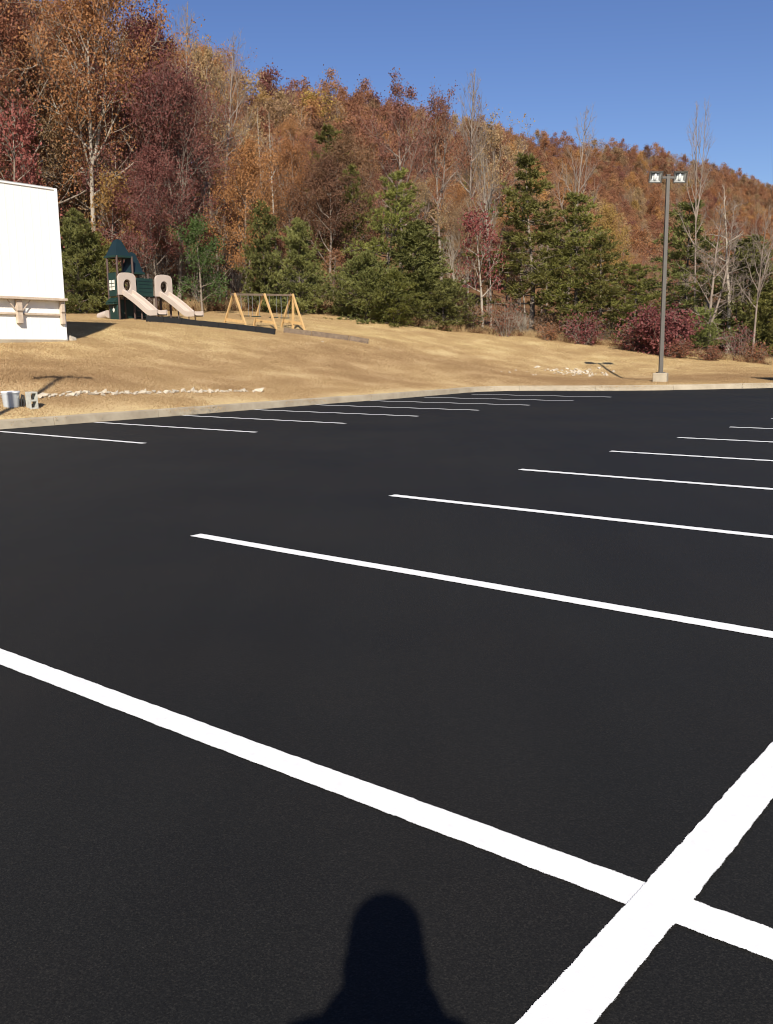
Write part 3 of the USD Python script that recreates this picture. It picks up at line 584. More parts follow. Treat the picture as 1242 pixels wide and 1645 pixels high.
# ------------------------------------------------------------------ lamps
def lamp(name, label, base, height, arm_dir, tilt):
    t = thing(name, label, 'street lamp', base)
    ad = np.append(arm_dir, 0) / np.linalg.norm(arm_dir); fd = np.array([ad[1], -ad[0], 0.0])
    if fd[1] > 0: fd = -fd
    obj('concrete_base', MB().box((0, 0, -0.12), (0.56, 0.56, 0.96), ((0.91, -0.41, 0), (0.41, 0.91, 0), (0, 0, 1)), 0.02).mesh(), M['concrete'], t)
    mb = MB(); hw0, hw1 = 0.076, 0.064
    v = [(sx * h_, sy * h_, z) for z, h_ in ((0.36, hw0), (height, hw1)) for sx, sy in ((-1, -1), (1, -1), (1, 1), (-1, 1))]
    mb.add(v, [(3, 2, 1, 0), (4, 5, 6, 7), (0, 1, 5, 4), (1, 2, 6, 5), (2, 3, 7, 6), (3, 0, 4, 7)])
    po = obj('pole', mb.mesh(), M['bronze'], t)
    obj('base_plate', MB().box((0, 0, 0.375), (0.3, 0.3, 0.03)).mesh(), M['bronze'], po)
    obj('cross_arm', MB().bar(-ad * 0.24 + [0, 0, height - 0.08], ad * 0.24 + [0, 0, height - 0.08], 0.09, 0.09).mesh(), M['bronze'], t)
    obj('pole_cap', MB().box((0, 0, height + 0.01), (0.16, 0.16, 0.04)).mesh(), M['bronze'], po)
    for sg in (-1, 1):
        c = ad * sg * 0.50 + np.array([0, 0, height - 0.06])
        n = fd * math.cos(tilt) * 1.0 - np.array([0, 0, 1.0]) * math.sin(tilt)      # the way the lamp faces
        yv = np.cross(n, ad); yv = yv if yv[2] > 0 else -yv
        ax = np.array([ad, n, yv])
        w, hh, dp = 0.54, 0.46, 0.20
        mb = MB()
        outer = [(-w / 2, -hh / 2), (w / 2, -hh / 2), (w / 2, hh / 2), (-w / 2, hh / 2)]
        P = lambda x, y, z: c + ad * x + yv * y + n * z
        v = [P(x * 0.8, y * 0.8, -dp) for x, y in outer] + [P(x, y, 0.02) for x, y in outer] + [P(x * 0.86, y * 0.86, 0.02) for x, y in outer] + [P(x * 0.86, y * 0.86, -0.01) for x, y in outer]
        f = [(0, 1, 2, 3)]
        for k in range(4):
            nx = (k + 1) % 4
            for r in range(3): f.append((r * 4 + k, r * 4 + nx, (r + 1) * 4 + nx, (r + 1) * 4 + k))
        mb.add(v, f); hd = obj('lamp_head', mb.mesh(), M['bronze'], t)
        mb = MB(); inn = [P(x * 0.85, y * 0.85, -0.012) for x, y in outer] + [P(x * 0.42, y * 0.42, -dp * 0.72) for x, y in outer]
        mb.add(inn, [(0, 1, 5, 4), (1, 2, 6, 5), (2, 3, 7, 6), (3, 0, 4, 7), (4, 5, 6, 7)]); obj('reflector', mb.mesh(), M['reflector'], hd)
        obj('bulb', MB().tube([P(0, -0.13, -0.07), P(0, -0.08, -0.07), P(0, 0.02, -0.07), P(0, 0.1, -0.07), P(0, 0.14, -0.07)], [0.03, 0.065, 0.065, 0.04, 0.025], 10).mesh(), M['lamp_white'], hd, smooth=50)
        gl = MB(); gl.add([P(x * 0.86, y * 0.86, 0.008) for x, y in outer], [(0, 1, 2, 3)]); obj('lens', gl.mesh(), M['lamp_glass'], hd)
        wp = MB(); wp.add([P(x * 0.5 + 0.02, y * 0.62 - 0.05, -dp * 0.5) for x, y in outer], [(0, 1, 2, 3)]); obj('back_plate', wp.mesh(), M['lamp_white'], hd)
    return t
lb = at_dist(1061, 612, 38.3); lz = gz(lb[0], lb[1]); lh = at_dist(1065, 284, 38.3)[2] - lz + 0.05
lamp('street_lamp', 'tall bronze twin-head lamp pole on concrete base behind the far kerb', (lb[0], lb[1], lz), lh, np.array([1.0, 0.06]), math.radians(20))
sp = at_dist(99, 602.5, 25.4); sl_ = (lh - 0.05 - sp[2]) / math.tan(SUN_EL)
lamp('street_lamp', 'twin-head lamp pole known by its T-shaped shadow on the lawn at far left', (sp[0], sp[1] - sl_, 0.0), lh, U[:2], math.radians(43))

# ------------------------------------------------------------------ bin at the right frame edge
bx = at_dist(1240, 612, 37.9); bz = gz(bx[0] + 0.8, bx[1] + 0.5)
dm = thing('metal_bin', 'pale green steel bin on dark legs cut by the right frame edge', 'bin', (bx[0] + 1.5, bx[1] + 0.2, bz))
hb = at_dist(1240, 545, 37.9)[2] - bz; hm = at_dist(1240, 583, 37.9)[2] - bz
obj('body', MB().box((0, 0.5, (hb + hm) / 2), (1.86, 1.3, hb - hm), bevel=0.03).mesh(), M['bin_green'], dm)
obj('lid', MB().box((0, 0.5, hb + 0.04), (1.9, 1.36, 0.07), bevel=0.02).mesh(), M['black_plastic'], dm)
obj('lower_body', MB().box((0, 0.5, hm * 0.55), (1.76, 1.2, hm * 0.9), bevel=0.03).mesh(), M['bin_dark'], dm)
for sx in (-0.85, 0.85):
    for sy in (0.0, 1.0): obj('leg', MB().box((sx, sy, hm / 2 - 0.05), (0.12, 0.12, hm + 0.1)).mesh(), M['bin_dark'], dm)
for kx in (-0.5, 0.0, 0.5): obj('rib', MB().box((kx, -0.17, (hb + hm) / 2), (0.08, 0.05, hb - hm - 0.1), bevel=0.01).mesh(), M['bin_green'], dm)

# ------------------------------------------------------------------ pail, block and rag behind the kerb
pp = at_dist(20, 674, 22.0); pz = gz(pp[0], pp[1])
pa = thing('plastic_pail', 'round grey plastic pail with white lid standing behind the kerb', 'pail', (pp[0], pp[1], pz - 0.02))
sc = np.array([1.32, 1.02])
obj('body', MB().lathe(np.array([(0.0, 0.0), (0.128, 0.0), (0.134, 0.01), (0.150, 0.30), (0.156, 0.302), (0.156, 0.315), (0.151, 0.317), (0.152, 0.36)]) * sc, sides=32).mesh(), M['pail'], pa, smooth=35)
obj('lid', MB().lathe(np.array([(0.153, 0.335), (0.162, 0.337), (0.163, 0.375), (0.150, 0.378), (0.145, 0.368), (0.0, 0.368)]) * sc, sides=32).mesh(), M['pail_lid'], pa, smooth=35)
hn = obj('handle', MB().tube([np.array((0.165 * math.cos(a), -0.165 * abs(math.sin(a)) * 0.35 - 0.02, 0.31 - 0.16 * math.sin(a))) * 1.1 * np.array([1.2, 1.2, 0.93]) for a in np.linspace(0, math.pi, 14)], 0.004, 6).mesh(), M['steel'], pa)
kp = at_dist(53, 668, 22.1); kz = gz(kp[0], kp[1])
bk = thing('concrete_block', 'grey concrete block on end beside the plastic pail', 'concrete block', (kp[0], kp[1], kz - 0.02), -0.15)
w, h, d = 0.22, 0.41, 0.2
po_ = Polygon([(-d / 2, 0), (d / 2, 0), (d / 2, h), (-d / 2, h)], [[(-0.065, 0.035), (0.065, 0.035), (0.065, 0.185), (-0.065, 0.185)], [(-0.065, 0.225), (0.065, 0.225), (0.065, 0.375), (-0.065, 0.375)]])
m_ = trimesh.creation.extrude_polygon(po_, w, engine='earcut'); v = np.array(m_.vertices)
ca, sa = math.cos(-0.62), math.sin(-0.62)
X0, Y0 = v[:, 2] - w / 2, v[:, 0]
obj('block_shell', (np.column_stack([X0 * ca - Y0 * sa, X0 * sa + Y0 * ca, v[:, 1]]), np.array(m_.faces)), M['block'], bk)
mb = MB(); mb.tube([(-0.26, 0.0, 0.03), (-0.24, -0.01, 0.22), (-0.22, 0, 0.33), (-0.19, 0.01, 0.3), (-0.18, 0, 0.12), (-0.2, 0, 0.02)], 0.022, 8)
hs = obj('hose_loop', mb.mesh(), M['black'], smooth=40); UsdGeom.Xformable(hs).AddTranslateOp().Set(Gf.Vec3d(kp[0], kp[1], kz))
tag(hs, 'short loop of black hose standing between the pail and the block', 'hose')
rk = at_dist(35, 651, 22.5); mb = MB(); s_ = trimesh.creation.icosphere(2, 0.11); vv = s_.vertices * [1.2, 0.8, 0.45]; vv = vv + 0.05 * (meshkit.noise(vv * 14 + 5, 4)[:, None] - 0.5) * np.sign(vv)
mb.add(vv, s_.faces); ro = obj('crumpled_rag', mb.mesh(), M['rag'], smooth=50); UsdGeom.Xformable(ro).AddTranslateOp().Set(Gf.Vec3d(rk[0], rk[1], gz(rk[0], rk[1]) + 0.05))
tag(ro, 'straw-coloured crumpled rag on the grass behind the pail', 'rag')

# ------------------------------------------------------------------ pale stones
def rock(seed, size):
    r_ = np.random.default_rng(seed); s_ = trimesh.convex.convex_hull(r_.normal(0, 1, (15, 3)) * [1.0, 0.8, 0.45])
    v = s_.vertices / np.abs(s_.vertices).max() * size; return v, s_.faces
protos_r = []
rr2 = random.Random(4)
def stone(px, py, D, size, label, group):
    p = at_dist(px, py, D); i = rr2.randrange(7)
    x, y = p[0], p[1]
    if len(protos_r) <= i:
        r = thing('stone', label, 'stone', (x, y, gz(x, y) + size * 0.2), rr2.uniform(0, 6), group, size)
        obj('stone_shell', rock(100 + len(protos_r), 1.0), M['stone'], r); protos_r.append(r)
    else:
        copy_of(protos_r[i], label, group, (x, y, gz(x, y) + size * 0.2), rr2.uniform(0, 6), size)
for i in range(124):                                             # the row of rubble behind the kerb
    t = i / 123; px = 66 + t * 345 + rr2.uniform(-3, 3)
    if px > 385 and rr2.random() < 0.4: continue
    D = np.interp(px, [66, 200, 300, 420], [23.3, 25.0, 27.0, 29.3]) + rr2.uniform(-0.16, 0.16)
    stone(px, 640, D, rr2.uniform(0.05, 0.115) * (1.25 if rr2.random() < 0.2 else 1), 'pale rubble stone in the row laid along the grass behind the kerb', 'stones in the row behind the kerb')
stone(416, 629, 29.2, 0.2, 'single pale stone at the right end of the stone row', 'stones in the row behind the kerb')
for i in range(64):
    px = rr2.gauss(930, 24); stone(px, 600, rr2.gauss(46.3, 0.7), rr2.uniform(0.06, 0.16), 'pale stone in the rubble heap on the lawn left of the lamp', 'stones in the heap by the lamp')
for px in (806, 818, 828, 846, 856, 612, 519, 860): stone(px, 603, 43.5 + rr2.uniform(-0.8, 0.8), rr2.uniform(0.06, 0.12), 'small pale stone scattered on the lawn left of the rubble heap', 'loose stones on the lawn')
stone(113, 541, 33.3, 0.3, 'pale stone at the foot of the white wall corner', 'stone at the wall corner')

# ------------------------------------------------------------------ the person whose shadow falls on the asphalt
import manifold3d as mf
def capsule_body(bones, step=0.02, iters=12):
    parts = []
    for (a, ra, b, rb) in bones:
        s1 = mf.Manifold.sphere(ra, 20).translate(list(map(float, a))); s2 = mf.Manifold.sphere(rb, 20).translate(list(map(float, b)))
        parts.append(mf.Manifold.batch_hull([s1, s2]))
    o = parts[0]
    for p in parts[1:]: o = o + p
    o = o.refine_to_length(step); mm = o.to_mesh()
    t = trimesh.Trimesh(np.array(mm.vert_properties[:, :3]), np.array(mm.tri_verts), process=True)
    trimesh.smoothing.filter_taubin(t, iterations=iters); return t
hy = -0.28; A_ = np.array; PX = -0.016
pe = thing('person', 'person holding up a phone, seen by the shadow on the asphalt', 'person', (PX, 0, 0))
hips, chest, neck, head = A_([0, hy - 0.03, 0.98]), A_([0, hy - 0.02, 1.32]), A_([0, hy, 1.52]), A_([0, hy + 0.02, 1.67])
bones = [(hips + [-.09, 0, 0], .125, hips + [.09, 0, 0], .125), (hips, .14, chest, .15), (chest + [-.08, 0, -0.02], .115, chest + [.08, 0, -0.02], .115), (chest + [0, 0, .08], .1, neck, .062), (neck, .06, head + [0, 0, -0.02], .075), (head, .083, head + [0, -0.02, 0.035], .086), (head + [0, 0.03, -0.05], .06, head + [0, 0.05, -0.075], .045)]
bones += [(head + [0, 0.095, -0.005], .011, head + [0, 0.112, -0.03], .014)]
bones += [(head + [sg * 0.083, -0.005, 0.01], .014, head + [sg * 0.083, -0.01, -0.025], .012) for sg in (-1, 1)]
for sg in (-1, 1):
    sh = chest + [sg * (0.14 if sg > 0 else 0.185), 0, 0.095]; el = A_([sg * (0.175 if sg > 0 else 0.27), hy + 0.05, 1.17]); wr = A_([sg * 0.075, -0.085, 1.405]); pm = A_([sg * 0.05, -0.045, 1.445])
    bones += [(chest + [sg * 0.06, 0, 0.10], .065, sh, .055), (sh, .055, el, .046), (el, .046, wr, .03), (wr, .028, pm, .026), (pm, .026, pm + [-sg * 0.005, 0.012, 0.045], .024)]
    for k, (ln, zz_) in enumerate(((.062, .0), (.068, .02), (.066, .04), (.052, .058))):
        b0 = pm + [0, 0.016, zz_ - 0.005]; b1 = b0 + [-sg * 0.012, 0.022, 0.002]; b2 = b1 + [-sg * 0.03, 0.012 - 0.004, 0.002]
        bones += [(b0, .009, b1, .0085), (b1, .0085, A_([b2[0], min(b2[1], 0.004), b2[2]]), .007)]
    t0_ = pm + [-sg * 0.008, -0.004, 0.0]; bones += [(t0_, .011, t0_ + [-sg * 0.02, 0.0, 0.03], .010), (t0_ + [-sg * 0.02, 0.0, 0.03], .010, t0_ + [-sg * 0.03, 0.006, 0.055], .008)]
    hp, kn, an = hips + [sg * 0.095, 0, -0.05], A_([sg * 0.11, hy + 0.02, 0.52]), A_([sg * 0.12, hy - 0.03, 0.09])
    bones += [(hp, .095, kn, .06), (kn, .058, kn * 0.45 + an * 0.55 + [0, -0.015, 0.08], .055), (kn * 0.45 + an * 0.55, .05, an, .04), (an, .042, an + [sg * 0.03, 0.15, -0.05], .035)]
body = capsule_body(bones, 0.016, 8)
obj('body', body, M['skin'], pe, smooth=True)
def shell(bones, grow, name, mat):
    t = capsule_body([(a, ra + grow, b, rb + grow) for a, ra, b, rb in bones], 0.03, 8); return obj(name, t, mat, pe, smooth=True)
cl = [(hips + [-.09, 0, 0], .125, hips + [.09, 0, 0], .125), (hips, .14, chest, .15), (chest + [-.08, 0, -0.02], .115, chest + [.08, 0, -0.02], .115), (chest + [0, 0, .09], .1, neck + [0, 0, -.01], .075)]
for sg in (-1, 1):
    sh = chest + [sg * (0.14 if sg > 0 else 0.185), 0, 0.095]; el = A_([sg * (0.175 if sg > 0 else 0.27), hy + 0.05, 1.17]); wr = A_([sg * 0.08, -0.1, 1.385])
    cl += [(chest + [sg * 0.06, 0, 0.10], .065, sh, .055), (sh, .055, el, .048), (el, .048, wr, .034)]
shell(cl, 0.014, 'jacket', M['cloth'])
tr = []
for sg in (-1, 1):
    hp, kn, an = hips + [sg * 0.095, 0, -0.03], A_([sg * 0.11, hy + 0.02, 0.52]), A_([sg * 0.12, hy - 0.03, 0.12])
    tr += [(hips + [sg * .05, 0, 0], .12, hp, .1), (hp, .1, kn, .066), (kn, .066, an, .055)]
    obj('shoe', capsule_body([(A_([sg * 0.12, hy - 0.06, 0.05]), .05, A_([sg * 0.15, hy + 0.15, 0.04]), .042), (A_([sg * 0.12, hy - 0.06, 0.05]), .05, A_([sg * 0.12, hy - 0.04, 0.09]), .05)], 0.02, 5), M['shoe'], pe, smooth=True)
shell(tr, 0.012, 'trousers', M['trouser'])
obj('hair', capsule_body([(head + [0, -0.035, 0.04], .1, head + [0, -0.05, -0.03], .104), (head + [-0.05, -0.05, -0.05], .062, neck + [-0.05, -0.055, 0.0], .052), (head + [0.05, -0.05, -0.05], .062, neck + [0.05, -0.055, 0.0], .052), (head + [0, -0.05, 0.0], .09, neck + [0, -0.06, 0.0], .075)], 0.02, 8), M['hair'], pe, smooth=True)
for sg in (-1, 1): obj('eye', (lambda s_: (np.array(s_.vertices) + head + [sg * 0.032, 0.083, 0.01], np.array(s_.faces)))(trimesh.creation.icosphere(2, 0.012)), M['phone'], pe, smooth=True)
obj('mouth', MB().box(head + [0, 0.094, -0.072], (0.045, 0.012, 0.008), bevel=0.003).mesh(), M['skin'], pe)
ph = thing('phone', 'phone held up in both hands of the person casting the shadow', 'phone', (0, -0.012, 1.472))
obj('phone_body', MB().box((0, 0, 0), (0.07, 0.008, 0.14), bevel=0.003).mesh(), M['phone'], ph)
obj('screen', MB().box((0, -0.0045, 0), (0.064, 0.001, 0.122)).mesh(), M['black'], ph)

# ------------------------------------------------------------------ trees
def unit(v): return v / (np.linalg.norm(v) + 1e-12)
def perp_dir(rg, d, ang, az=None):
    a = np.cross(d, [0.31, 0.22, 0.93]); a = unit(a); b = np.cross(d, a); az = rg.uniform(0, 2 * np.pi) if az is None else az
    return unit(d * math.cos(ang) + (a * math.cos(az) + b * math.sin(az)) * math.sin(ang))
def path(rg, p, d, Ln, n, wander, trop):
    pts = [p]; st = Ln / n
    for _ in range(n):
        d = unit(d + rg.normal(0, wander, 3) + np.array([0, 0, trop])); p = p + d * st; pts.append(p)
    return np.array(pts)
def along(pts, t):
    x = t * (len(pts) - 1); i = min(int(x), len(pts) - 2); return pts[i] + (pts[i + 1] - pts[i]) * (x - i), unit(pts[i + 1] - pts[i])
def leaf_quads(rg, c, size, droop=0.0, aspect=0.62):
    """Folded leaf faces at the points c: four corners and two triangles each."""
    n = len(c); a = rg.normal(size=(n, 3)); a[:, 2] -= droop; a /= np.linalg.norm(a, axis=1, keepdims=True)
    b = np.cross(a, rg.normal(size=(n, 3))); b /= np.linalg.norm(b, axis=1, keepdims=True); nn = np.cross(a, b)
    L_ = size * rg.uniform(0.65, 1.35, (n, 1)); W_ = L_ * aspect
    v = np.stack([c - a * L_ / 2, c + b * W_ / 2 + nn * L_ * 0.12, c + a * L_ / 2, c - b * W_ / 2 + nn * L_ * 0.12], 1).reshape(-1, 3)
    k = np.arange(n) * 4; return v, np.vstack([np.column_stack([k, k + 1, k + 2]), np.column_stack([k, k + 2, k + 3])])
def deciduous(seed, H, spread, clear, nleaf, leaf, nlimb=16, fork=False, twigs=2, sparse=0.0, up=0.05, trunk_r=None, clump=0.33, lean=0.0):
    """Trunk and limbs in one tube mesh, leaves as small folded faces around the twigs. Returns (wood, leaves)."""
    rg = np.random.default_rng(seed); wood = MB(); tips = []
    r0_ = trunk_r or 0.011 * H + 0.03
    tr = path(rg, np.array([0, 0, -0.4]), unit(np.array([lean, 0, 1.0])), H * 0.97, 12, 0.035, 0.05)
    wood.tube(tr, r0_ * (1 - np.linspace(0, 1, 13) ** 0.9 * 0.93), 7)
    stems = [(tr, r0_, clear, 1.0)]
    if fork:
        p, d = along(tr, clear + 0.1); f = path(rg, p, perp_dir(rg, d, 0.4), H * (0.86 - clear), 9, 0.05, 0.12)
        wood.tube(f, r0_ * 0.6 * (1 - np.linspace(0, 1, 10) * 0.9), 6); stems.append((f, r0_ * 0.6, 0.2, 0.75))
    for st, rs, cl, wt in stems:
        n = int(nlimb * wt); az = rg.uniform(0, 6.28)
        for k in range(n):
            t = cl + (0.99 - cl) * ((k + rg.uniform(0.1, 0.9)) / n); u_ = (t - cl) / (1 - cl); az += 2.4 + rg.normal(0, 0.35)
            p, d = along(st, t); prof_ = (0.55 + 0.75 * math.sin(math.pi * min(u_ * 0.8 + 0.22, 1.0))) * (1 - 0.55 * u_)
            Ll = spread * prof_ * rg.uniform(0.7, 1.2); rl = max(rs * 0.42 * (1 - 0.75 * u_), 0.02)
            lb_ = path(rg, p, perp_dir(rg, d, 1.15 - 0.6 * u_ + rg.normal(0, 0.12), az), Ll, 6, 0.13, up)
            wood.tube(lb_, rl * (1 - np.linspace(0, 1, 7) * 0.85), 5, cap=False)
            for j in range(int(3 + Ll * 1.3)):
                t2 = rg.uniform(0.22, 1.0); p2, d2 = along(lb_, t2)
                L2 = Ll * rg.uniform(0.25, 0.5); b2_ = path(rg, p2, perp_dir(rg, d2, rg.uniform(0.5, 1.0)), L2, 4, 0.16, up)
                wood.tube(b2_, max(rl * 0.4, 0.013) * (1 - np.linspace(0, 1, 5) * 0.8), 3, cap=False)
                w_ = 0.0 if rg.random() < sparse else rg.uniform(0.4, 1.6)
                for q in range(twigs + 1):
                    p3, d3 = along(b2_, rg.uniform(0.3, 1.0)); b3_ = path(rg, p3, perp_dir(rg, d3, rg.uniform(0.4, 1.0)), L2 * 0.55, 2, 0.2, up)
                    if twigs: wood.tube(b3_, [0.012, 0.009, 0.005], 3, cap=False)
                    for z in (0.35, 0.75, 1.0): tips.append((*along(b3_, z)[0], w_))
                    tips.append((*along(b2_, rg.uniform(0.4, 1))[0], w_))
    if not nleaf: return wood.mesh(), None
    tips = np.array(tips); w_ = tips[:, 3] / tips[:, 3].sum()
    i = rg.choice(len(tips), nleaf, p=w_); c = tips[i, :3] + rg.normal(0, clump, (nleaf, 3))
    return wood.mesh(), leaf_quads(rg, c, leaf, 0.25)
def needle_tufts(rg, c, dirs, n, ln, wd, spread=0.9):
    m_ = len(c); cc = np.repeat(c, n, 0); d = np.repeat(dirs, n, 0) + rg.normal(0, spread, (m_ * n, 3)); d /= np.linalg.norm(d, axis=1, keepdims=True)
    s = np.cross(d, rg.normal(size=(m_ * n, 3))); s /= np.linalg.norm(s, axis=1, keepdims=True); l_ = ln * rg.uniform(0.6, 1.3, (m_ * n, 1))
    v = np.stack([cc - s * wd / 2, cc + d * l_ * 0.6 + s * wd * 0.5, cc + d * l_, cc + s * wd / 2 - d * 0.01], 1).reshape(-1, 3); k = np.arange(m_ * n) * 4
    return v, np.vstack([np.column_stack([k, k + 1, k + 2]), np.column_stack([k, k + 2, k + 3])])
def pine(seed, H, spread, clear, dens=1.0, shape='pine'):
    rg = np.random.default_rng(seed); wood = MB(); C, Dv = [], []
    r0_ = 0.010 * H + 0.03; tr = path(rg, np.array([0, 0, -0.4]), np.array([0, 0, 1.0]), H, 10, 0.02 if shape == 'pine' else 0.015, 0.05)
    wood.tube(tr, r0_ * (1 - np.linspace(0, 1, 11) * 0.93), 7)
    nw = int(H * (2.3 if shape == 'pine' else 3.4) * (1 - clear)); az = 0
    for w in range(nw):
        t = clear + (0.985 - clear) * (w + rg.uniform(0, 0.8)) / nw; u_ = (t - clear) / (1 - clear); p, d = along(tr, t)
        for k in range(int(rg.integers(3, 6))):
            az += 2.4 + rg.normal(0, 0.4)
            if shape == 'pine': Ll = spread * ((1 - u_) ** 0.75 * (0.55 + 0.45 * min(u_ * 5 + 0.35, 1)) + 0.07) * rg.uniform(0.35, 1.35); el = -0.05 + 0.6 * u_ + rg.normal(0, 0.15)
            else: Ll = spread * ((1 - u_) ** 0.7 * (0.75 + 0.25 * min(u_ * 4, 1)) + 0.06) * rg.uniform(0.45, 1.35); el = 0.25 + 0.6 * u_ + rg.normal(0, 0.15)
            dd = np.array([math.cos(az) * math.cos(el), math.sin(az) * math.cos(el), math.sin(el)])
            lb_ = path(rg, p, dd, Ll, 5, 0.10, 0.03); wood.tube(lb_, max(0.035 * Ll * 0.4, 0.012) * (1 - np.linspace(0, 1, 6) * 0.8), 4, cap=False)
            nt = int((4 + Ll * (8 if shape == 'pine' else 11)) * dens)
            for j in range(nt):
                t2 = rg.uniform(0.18, 1.0) ** 0.8; p2, d2 = along(lb_, t2); off = rg.normal(0, 1, 3) * [1, 1, 0.45]; off = off - d2 * (off @ d2) * 0.4
                q = p2 + off * (0.12 + 0.17 * Ll * (1 - t2 * 0.5)) * 0.62; C.append(q); Dv.append(unit(d2 * 0.6 + unit(off) * 0.6 + [0, 0, 0.55]))
    C, Dv = np.array(C), np.array(Dv)
    if shape == 'pine': return wood.mesh(), needle_tufts(rg, C, Dv, 9, 0.30, 0.07, 0.6)
    return wood.mesh(), needle_tufts(rg, C, Dv, 9, 0.24, 0.075, 0.55)
def shrub(seed, H, spread, nleaf, leaf, stems=14, clump=0.16):
    rg = np.random.default_rng(seed); wood = MB(); tips = []
    for k in range(stems):
        az = rg.uniform(0, 6.28); lean_ = rg.uniform(0.1, 1.0); d = unit(np.array([math.cos(az) * lean_ * spread / H, math.sin(az) * lean_ * spread / H, 1.0]))
        st = path(rg, np.array([math.cos(az) * 0.15, math.sin(az) * 0.15, -0.15]), d, H * rg.uniform(0.75, 1.05), 6, 0.1, 0.0); wood.tube(st, 0.025 * (1 - np.linspace(0, 1, 7) * 0.8), 4, cap=False)
        for j in range(12):
            p, dd = along(st, rg.uniform(0.12, 1.0)); b_ = path(rg, p, perp_dir(rg, dd, rg.uniform(0.5, 1.2)), H * rg.uniform(0.15, 0.35), 3, 0.2, 0.0); wood.tube(b_, 0.009, 3, cap=False)
            w_ = rg.uniform(0.4, 1.6)
            for z in (0.3, 0.65, 1.0): tips.append((*along(b_, z)[0], w_))
    if not nleaf: return wood.mesh(), None
    tips = np.array(tips); i = rg.choice(len(tips), nleaf, p=tips[:, 3] / tips[:, 3].sum())
    return wood.mesh(), leaf_quads(rg, tips[i, :3] + rg.normal(0, clump, (nleaf, 3)), leaf, 0.3)

_geo = {}
GEO = {  # kind of growth -> (height as built, builder)
    'oak1': (18, lambda: deciduous(11, 18, 5.2, 0.30, 24000, 0.165, 20)), 'oak2': (18, lambda: deciduous(12, 18, 4.6, 0.34, 22000, 0.155, 19, fork=True)),
    'oak3': (18, lambda: deciduous(13, 18, 5.6, 0.26, 25000, 0.165, 22, fork=True)), 'oak4': (14, lambda: deciduous(14, 14, 4.0, 0.25, 16000, 0.165, 17)),
    'open1': (18, lambda: deciduous(21, 18, 4.3, 0.38, 7500, 0.165, 17, sparse=0.35, up=0.12, clump=0.24)), 'open2': (17, lambda: deciduous(22, 17, 4.0, 0.42, 5600, 0.165, 16, fork=True, sparse=0.45, up=0.12, clump=0.24)),
    'bare1': (18, lambda: deciduous(31, 18, 3.6, 0.40, 0, 0, 18, twigs=3, up=0.16)), 'bare2': (19, lambda: deciduous(32, 19, 3.0, 0.45, 0, 0, 17, fork=True, twigs=3, up=0.2)),
    'bare3': (15, lambda: deciduous(33, 15, 3.2, 0.35, 0, 0, 16, fork=True, twigs=3, up=0.12, lean=0.06)),
    'young1': (8, lambda: deciduous(41, 8, 1.9, 0.28, 1700, 0.16, 13, sparse=0.3, clump=0.24, up=0.1)), 'young2': (9, lambda: deciduous(42, 9, 2.1, 0.22, 4000, 0.16, 15, clump=0.26, up=0.08)),
    'young3': (7, lambda: deciduous(43, 7, 2.0, 0.15, 4800, 0.155, 15, clump=0.26)),
    'sapling': (7, lambda: deciduous(44, 7, 1.2, 0.3, 260, 0.17, 11, sparse=0.5, clump=0.16, up=0.15)),
    'snag': (11, lambda: deciduous(51, 11, 1.1, 0.55, 0, 0, 6, twigs=0, up=0.1, trunk_r=0.17)), 'vine': (10, lambda: deciduous(52, 10, 2.3, 0.12, 0, 0, 26, twigs=3, up=-0.02, lean=-0.05, fork=True)),
    'pine1': (13, lambda: pine(61, 13, 3.3, 0.2)), 'pine2': (13, lambda: pine(62, 13, 3.6, 0.40)), 'pine3': (11, lambda: pine(63, 11, 3.6, 0.06)),
    'cedar1': (8, lambda: pine(71, 8, 3.0, 0.0, 1.0, 'cedar')), 'cedar2': (7, lambda: pine(72, 7, 3.9, 0.0, 1.05, 'cedar')), 'cedar3': (9, lambda: pine(73, 9, 3.0, 0.0, 1.0, 'cedar')),
    'bush1': (2.4, lambda: shrub(81, 2.4, 2.4, 6500, 0.15, 22)), 'bush2': (1.6, lambda: shrub(82, 1.6, 1.5, 1300, 0.13)), 'bush3': (2.2, lambda: shrub(83, 2.2, 1.6, 700, 0.13)), 'brush': (2.6, lambda: shrub(84, 2.6, 1.6, 120, 0.12, 16)),
}
_first, CELL = {}, []
ptrees = []
def plant(name, geo, leaf, bark, label, cat, x, y, height, group=None, rz=None, wide=1.0):
    h0, build = GEO[geo]
    s_ = height / h0; key = (name, geo, leaf, bark); rz = rz if rz is not None else (hash_(x, y) * 6.283)
    loc = (x, y, gz(x, y)); sc_ = (s_ * wide, s_ * wide, s_); ptrees.append((x, y))
    if key in _first: return copy_of(_first[key], label, group, loc, rz, sc_, name)
    if geo not in _geo: _geo[geo] = build()
    w_, lv = _geo[geo]; t = thing(name, label, cat, loc, rz, group, sc_)
    obj('stems' if geo.startswith(('bush', 'brush')) else 'trunk', w_, M[bark], t, smooth=True)
    if lv is not None: obj('crown', lv, LEAF[leaf], t)
    _first[key] = t; return t
def hash_(x, y): 
    v = math.sin(x * 127.1 + y * 311.7) * 43758.5453; return v - math.floor(v)
def by_px(px, D, top):
    """Ground position under the pixel column px at D metres ahead, and the height that reaches the pixel row top there."""
    for _ in range(6):
        p = at_dist(px, top, D); x, y = p[0], p[1]
    return x, y, max(p[2] - gz(x, y), 0.5)
def T(name, geo, leaf, bark, px, D, top, label, cat='tree', wide=1.0, group=None, rz=None):
    D = D + np.interp(px, [600, 700, 850, 1000, 1150, 1242], [0.0, 3.6, 7.6, 8.0, 7.0, 6.2]) * np.interp(D, [62, 85], [1.0, 0.3])
    x, y, h = by_px(px, D, top); return plant(name, geo, leaf, bark, label, cat, x, y, h, group, rz, wide)

